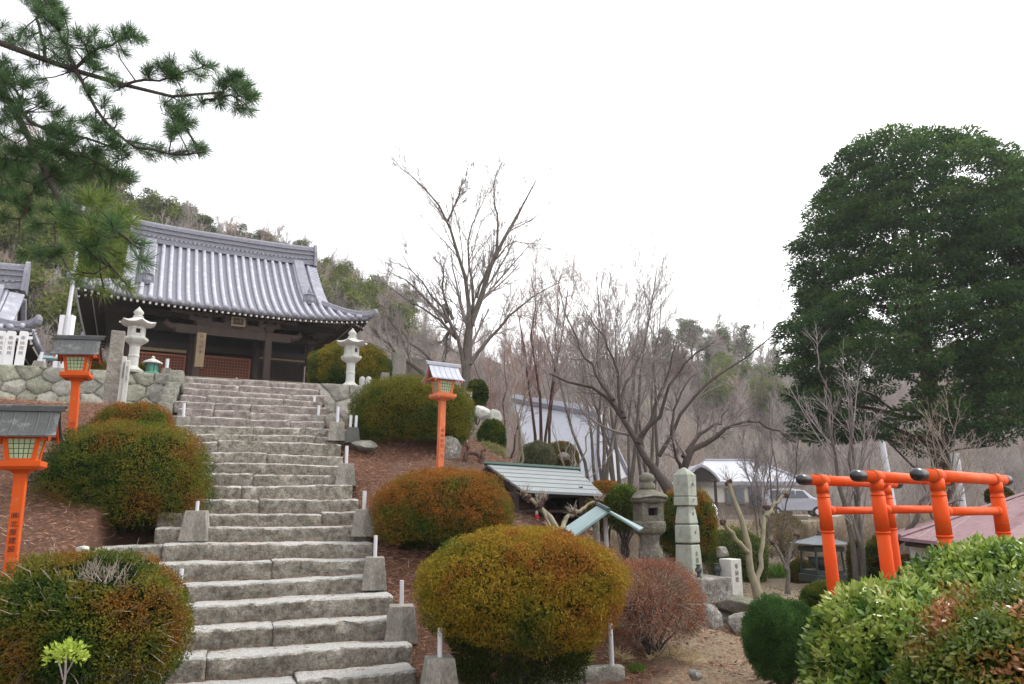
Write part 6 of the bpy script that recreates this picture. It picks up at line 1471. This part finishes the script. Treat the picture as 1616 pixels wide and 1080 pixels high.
for x, y in tips[-46:]: T.append((x, y, rng.uniform(4.95, 5.5), 0))
low = [(150,380),(170,420),(190,370),(225,395),(205,380),(160,400),(140,360),(180,350),(210,350),(200,420),(185,440),(130,400),(115,375),(150,430),(165,460),(120,350),(160,330),(190,400),(215,430),(140,420),(235,410),(175,385),(205,455),(125,430),(100,350),(140,310),(150,345),(195,335),(170,310)]
for x, y in [q for q in low if q[0] < 212]: T.append((x, y, rng.uniform(3.7, 4.6), 1))
for q_ in Pl[1:]:   # side shoots all along the limbs
    for _ in range(7):
        f = rng.uniform(.3, 1)*(K-1); i_ = int(min(f, K-2)); w3 = q_[i_]*(1-f+i_)+q_[i_+1]*(f-i_)+bb + rng.normal(size=3)*[.07, .10, .07]; EX.append(w3)
T = np.array(T); n = len(T); Cc = np.array([list(P(x, y, dd)) for x, y, dd, _ in T]) - bb
EX = np.array(EX) - bb; Cc = np.concatenate([Cc, EX]); T = np.concatenate([T, np.zeros((len(EX), 4))]); n = len(T)
# each tuft hangs on a short shoot joined to the closest limb
allp = Pl.reshape(-1, 3); dist = np.linalg.norm(Cc[:, None]-allp[None], axis=2); near = allp[dist.argmin(1)]
dirs = Cc-near; ln = np.linalg.norm(dirs, axis=1, keepdims=True); sh = np.stack([near, (near*.5+Cc*.5)+rng.normal(size=(n, 3))*.015+[0,0,-.01], Cc], 1)
V, Q = joinm([TRK, tubesnp(sh, np.tile([.006, .005, .004], (n, 1)), 5)]); link('trunk', npmesh(V, Q), MT['barkdark'], t, smooth=True)
dn = np.where(ln > .04, dirs/np.maximum(ln, 1e-6), np.array([[.6, -.1, .3]])); dn = dn*.7 + np.array([.35, -.1, .25]); dn /= np.linalg.norm(dn, axis=1, keepdims=True)
per = 190; ax = rng.random((n, per, 1)); org = Cc[:, None] - dn[:, None]*.085*(1-ax) 
nd = rng.normal(size=(n, per, 3)); nd /= np.linalg.norm(nd, axis=2, keepdims=True); nd = nd*.85 + dn[:, None]*.75; nd /= np.linalg.norm(nd, axis=2, keepdims=True)
col = pal((np.array((.04,.08,.038)), np.array((.07,.14,.055)), np.array((.13,.22,.075))), rng.random(n*per)); 
warm = np.repeat(T[:, 3], per)[:, None]; col = col*(1-warm) + pal((np.array((.06,.11,.025)), np.array((.15,.22,.05)), np.array((.26,.29,.09))), rng.random(n*per))*warm
V, Q = leafquads(rng, org.reshape(-1, 3), nd.reshape(-1, 3), .100, .0034, .02)
link('needles', npmesh(V, Q, np.repeat(col, 4, 0)), MT['needle'], t)

# ------------------------------------------------------------------ trees on the hill
def far_proto(kind, seed):
    rng = np.random.default_rng(seed)
    if kind == 'bare':
        P0 = np.array([[[0,0,-.3],[.1,0,1.2],[0,.1,2.6],[.1,0,4.2],[0,0,6.0]]]) + rng.normal(size=(1,5,3))*.12*np.linspace(0,1,5)[None,:,None]; R0 = np.linspace(.11,.03,5)[None]
        parts = [tubesnp(P0, R0, 5)]; A, r = grow(rng, P0, R0, 20, .15, .55, .55, 5, .1, .16, .6, .03); parts.append(tubesnp(A, r, 3)); B, r2 = grow(rng, A, r, 9, .1, .6, .55, 4, .12, .08, .6, .020); parts.append(tubesnp(B, r2, 3))
        C, r3 = grow(rng, B, r2, 5, .1, .6, .6, 3, .15, .05, .7, .014); parts.append(tubesnp(C, r3, 3)); V, Q = joinm(parts); c = rng.uniform(.85, 1.2); col = None
        return V, Q, None
    H = 7 if kind == 'pine' else 5.5
    tr = tubesnp(np.array([[[0,0,-.3],[.15,0,H*.3],[0,.1,H*.6],[.1,0,H*.95]]]), np.array([[.14,.11,.08,.03]]), 5)
    if kind == 'pine':
        nc = 34; h = rng.uniform(.42, 1, nc)*H; rad = (1.9*(1.05-h/H)**.5+.25)*rng.uniform(.3, 1, nc); az = rng.random(nc)*6.28; C = np.stack([np.cos(az)*rad, np.sin(az)*rad, h], -1); s = rng.uniform(.4, .75, nc); fl = .5; per = 70; lf = (.28, .09)
        cols = (np.array((.035,.055,.025)), np.array((.075,.10,.035)), np.array((.13,.15,.06)))
    else:
        nc = 40; q = rng.normal(size=(nc, 3)); q /= np.linalg.norm(q, axis=1, keepdims=True); q *= rng.uniform(.5, 1, (nc, 1)); C = q*[1.9, 1.9, 2.1]+[0, 0, H*.6]; s = rng.uniform(.5, .9, nc); fl = .8; per = 80; lf = (.26, .13)
        cols = (np.array((.05,.08,.02)), np.array((.12,.15,.035)), np.array((.21,.22,.06)))
    o = rng.normal(size=(nc, per, 3)); o /= np.linalg.norm(o, axis=2, keepdims=True); o *= rng.random((nc, per, 1))**.4 * s[:, None, None]*[1, 1, fl]
    V, Q = leafquads(rng, (C[:, None]+o).reshape(-1, 3), (o/s[:, None, None]).reshape(-1, 3), *lf, .6)
    lb = np.repeat(rng.random(nc), per)*.6+rng.random(nc*per)*.4; col = np.repeat(pal(cols, lb), 4, 0)
    br = tubesnp(np.stack([np.stack([0*C[:, 0], 0*C[:, 0], C[:, 2]*.85], -1), C], 1), np.tile([.05, .02], (nc, 1)), 3)
    tv, tq = joinm([tr, br]); V2, Q2 = joinm([(tv, tq), (V, Q)]); col2 = np.concatenate([np.tile((.09,.07,.055), (len(tv), 1)), col]); return V2, Q2, col2
bare_me = []
for s in range(7):
    V, Q, _ = far_proto('bare', 100+s); me = npmesh(V, Q); bare_me.append(me)
def hmesh(V, Q, col, m): me = npmesh(V, Q, col); me.materials.append(m); return me
twm = [mat('hill_twigs_a', (.40,.35,.325), (.29,.245,.225), .5, .9), mat('hill_twigs_b', (.40,.365,.34), (.31,.275,.255), .5, .9), mat('hill_twigs_c', (.41,.31,.28), (.31,.225,.20), .5, .9)]
bms = []
for i, me in enumerate(bare_me):
    me.materials.append(twm[i % 3]); bms.append(me)
pines = [hmesh(*far_proto('pine', 200+s), MT['leaf']) for s in range(4)]; broad = [hmesh(*far_proto('broad', 300+s), MT['leaf']) for s in range(3)]
rng = np.random.default_rng(91)
def hill_tree(name, me, px, tt, sc, label, cat, group):
    x, y, z = hillpt(np.array(float(px)), np.array(float(tt))); o = D.objects.new(name, me); COL.objects.link(o); o.location = (float(x), float(y), float(z)-.2)
    o.rotation_euler = (0, 0, rng.random()*6.28); o.scale = (sc*rng.uniform(.85, 1.2), sc*rng.uniform(.85, 1.2), sc); return tag(o, label, cat, group)
for i in range(290):
    px = rng.uniform(-60, 1700); tt = rng.beta(1.1, 1.0)*1.02; w_ = 1.0
    if px < 230 and rng.random() < .6: px = rng.uniform(250, 900)
    kind = int(rng.integers(0, 7)); sc = rng.uniform(.65, 1.05)*(.95 if px > 800 else .62)*(.8+.4*tt)
    hill_tree('leafless_tree', bms[kind], px, tt, sc, 'leafless brown grey tree in the wood on the hillside', 'tree', 'leafless trees of the hillside wood')
for i in range(95):
    if i < 48: px = rng.uniform(190, 660); tt = rng.uniform(.86, 1.02)
    elif i < 60: px = rng.uniform(-100, 210); tt = rng.uniform(.3, 1.0)
    elif i < 78: px = rng.uniform(1040, 1260); tt = rng.uniform(.62, 1.0)
    else: px = rng.uniform(1260, 1700); tt = rng.uniform(.8, 1.0)
    hill_tree('hill_pine', pines[int(rng.integers(0, 4))], px, tt, rng.uniform(.42, .72)*(1 if px < 700 else 1.6), 'dark green pine standing on the ridge of the hill', 'pine tree', 'pines along the hill ridge')
for i in range(-34, 60):
    if i < 22: px = rng.uniform(-100, 250); tt = rng.uniform(.25, 1.0)
    elif i < 38: px = rng.uniform(480, 640); tt = rng.uniform(.65, .97)
    elif i < 52: px = rng.uniform(1120, 1260); tt = rng.uniform(.45, .8)
    else: px = rng.uniform(1300, 1700); tt = rng.uniform(.6, .9)
    hill_tree('broadleaf_evergreen', broad[int(rng.integers(0, 3))], px, tt, rng.uniform(.5, .9)*(1 if px < 700 else 1.35), 'yellow green evergreen tree among leafless trees on the hill', 'tree', 'evergreen broadleaf trees on the hill')
# brush between the trees
n = 26000; pxs = rng.uniform(-300, 1900, n); tts = rng.random(n)**1.2*.97; x, y, z = hillpt(pxs, tts); C = np.stack([x, y, z], -1)
dv = rng.normal(size=(n, 3))*.5+[0, 0, 1]; dv /= np.linalg.norm(dv, axis=1, keepdims=True); L_b = rng.uniform(.8, 2.4, n)[:, None]
m_ = C+dv*L_b*.5; Pb = np.stack([C, m_, C+dv*L_b+rng.normal(size=(n, 3))*.2], 1); Rb = np.tile([.03, .022, .01], (n, 1))
g1, r1 = grow(rng, Pb, Rb, 4, .2, .7, .6, 3, .1, .05, .7, .012); V, Q = joinm([tubesnp(Pb, Rb, 3), tubesnp(g1, r1, 3)])
tag(link('undergrowth', npmesh(V, Q), twm[0]), 'brown leafless brush covering the hillside', kind='stuff')

# scrub and dry stalks on the far garden ground
n = 15000; rng = np.random.default_rng(93); X = rng.uniform(2, 34, n); Y = rng.uniform(16.5, 44, n); k = pathdist(X, Y) > 1.3; k &= ~((Y > 36) & (X > 9) & (X < 20)); k &= vnoise(np.stack([X*.35, Y*.35, 0*X], -1), 8) > .36; X = X[k]; Y = Y[k]; n = len(X)
C = np.stack([X, Y, G0(X, Y)], -1); dv = rng.normal(size=(n, 3))*.45+[0, 0, 1]; dv /= np.linalg.norm(dv, axis=1, keepdims=True); L_b = rng.uniform(.2, .85, n)[:, None]
Pb = np.stack([C, C+dv*L_b*.5+rng.normal(size=(n, 3))*.03, C+dv*L_b], 1); Rb = np.tile([.010, .008, .004], (n, 1)); g1, r1 = grow(rng, Pb, Rb, 4, .1, .7, .6, 3, .1, .05, .7, .004); V, Q = joinm([tubesnp(Pb, Rb, 3), tubesnp(g1, r1, 3)])
tag(link('undergrowth', npmesh(V, Q), mat('dry_scrub', (.34,.26,.19), (.20,.15,.11), .6, .9)), 'dry brown scrub on the garden ground beyond the path', kind='stuff')
# thin air haze
hz = MB().box(-700, 700, -120, 520, -4, 75); me = D.meshes.new('haze'); me.from_pydata(hz.v, [], hz.f); me.update(); ho = link('haze', me); tag(ho, kind='stuff')
hm = D.materials.new('haze'); hm.use_nodes = True; ht = hm.node_tree; ht.nodes.clear(); o_ = ht.nodes.new('ShaderNodeOutputMaterial'); pv = ht.nodes.new('ShaderNodeVolumePrincipled'); pv.inputs['Color'].default_value = (.93, .94, 1, 1); pv.inputs['Density'].default_value = .0006; pv.inputs['Anisotropy'].default_value = .3
ht.links.new(pv.outputs[0], o_.inputs['Volume']); me.materials.append(hm); SC.cycles.volume_bounces = 1
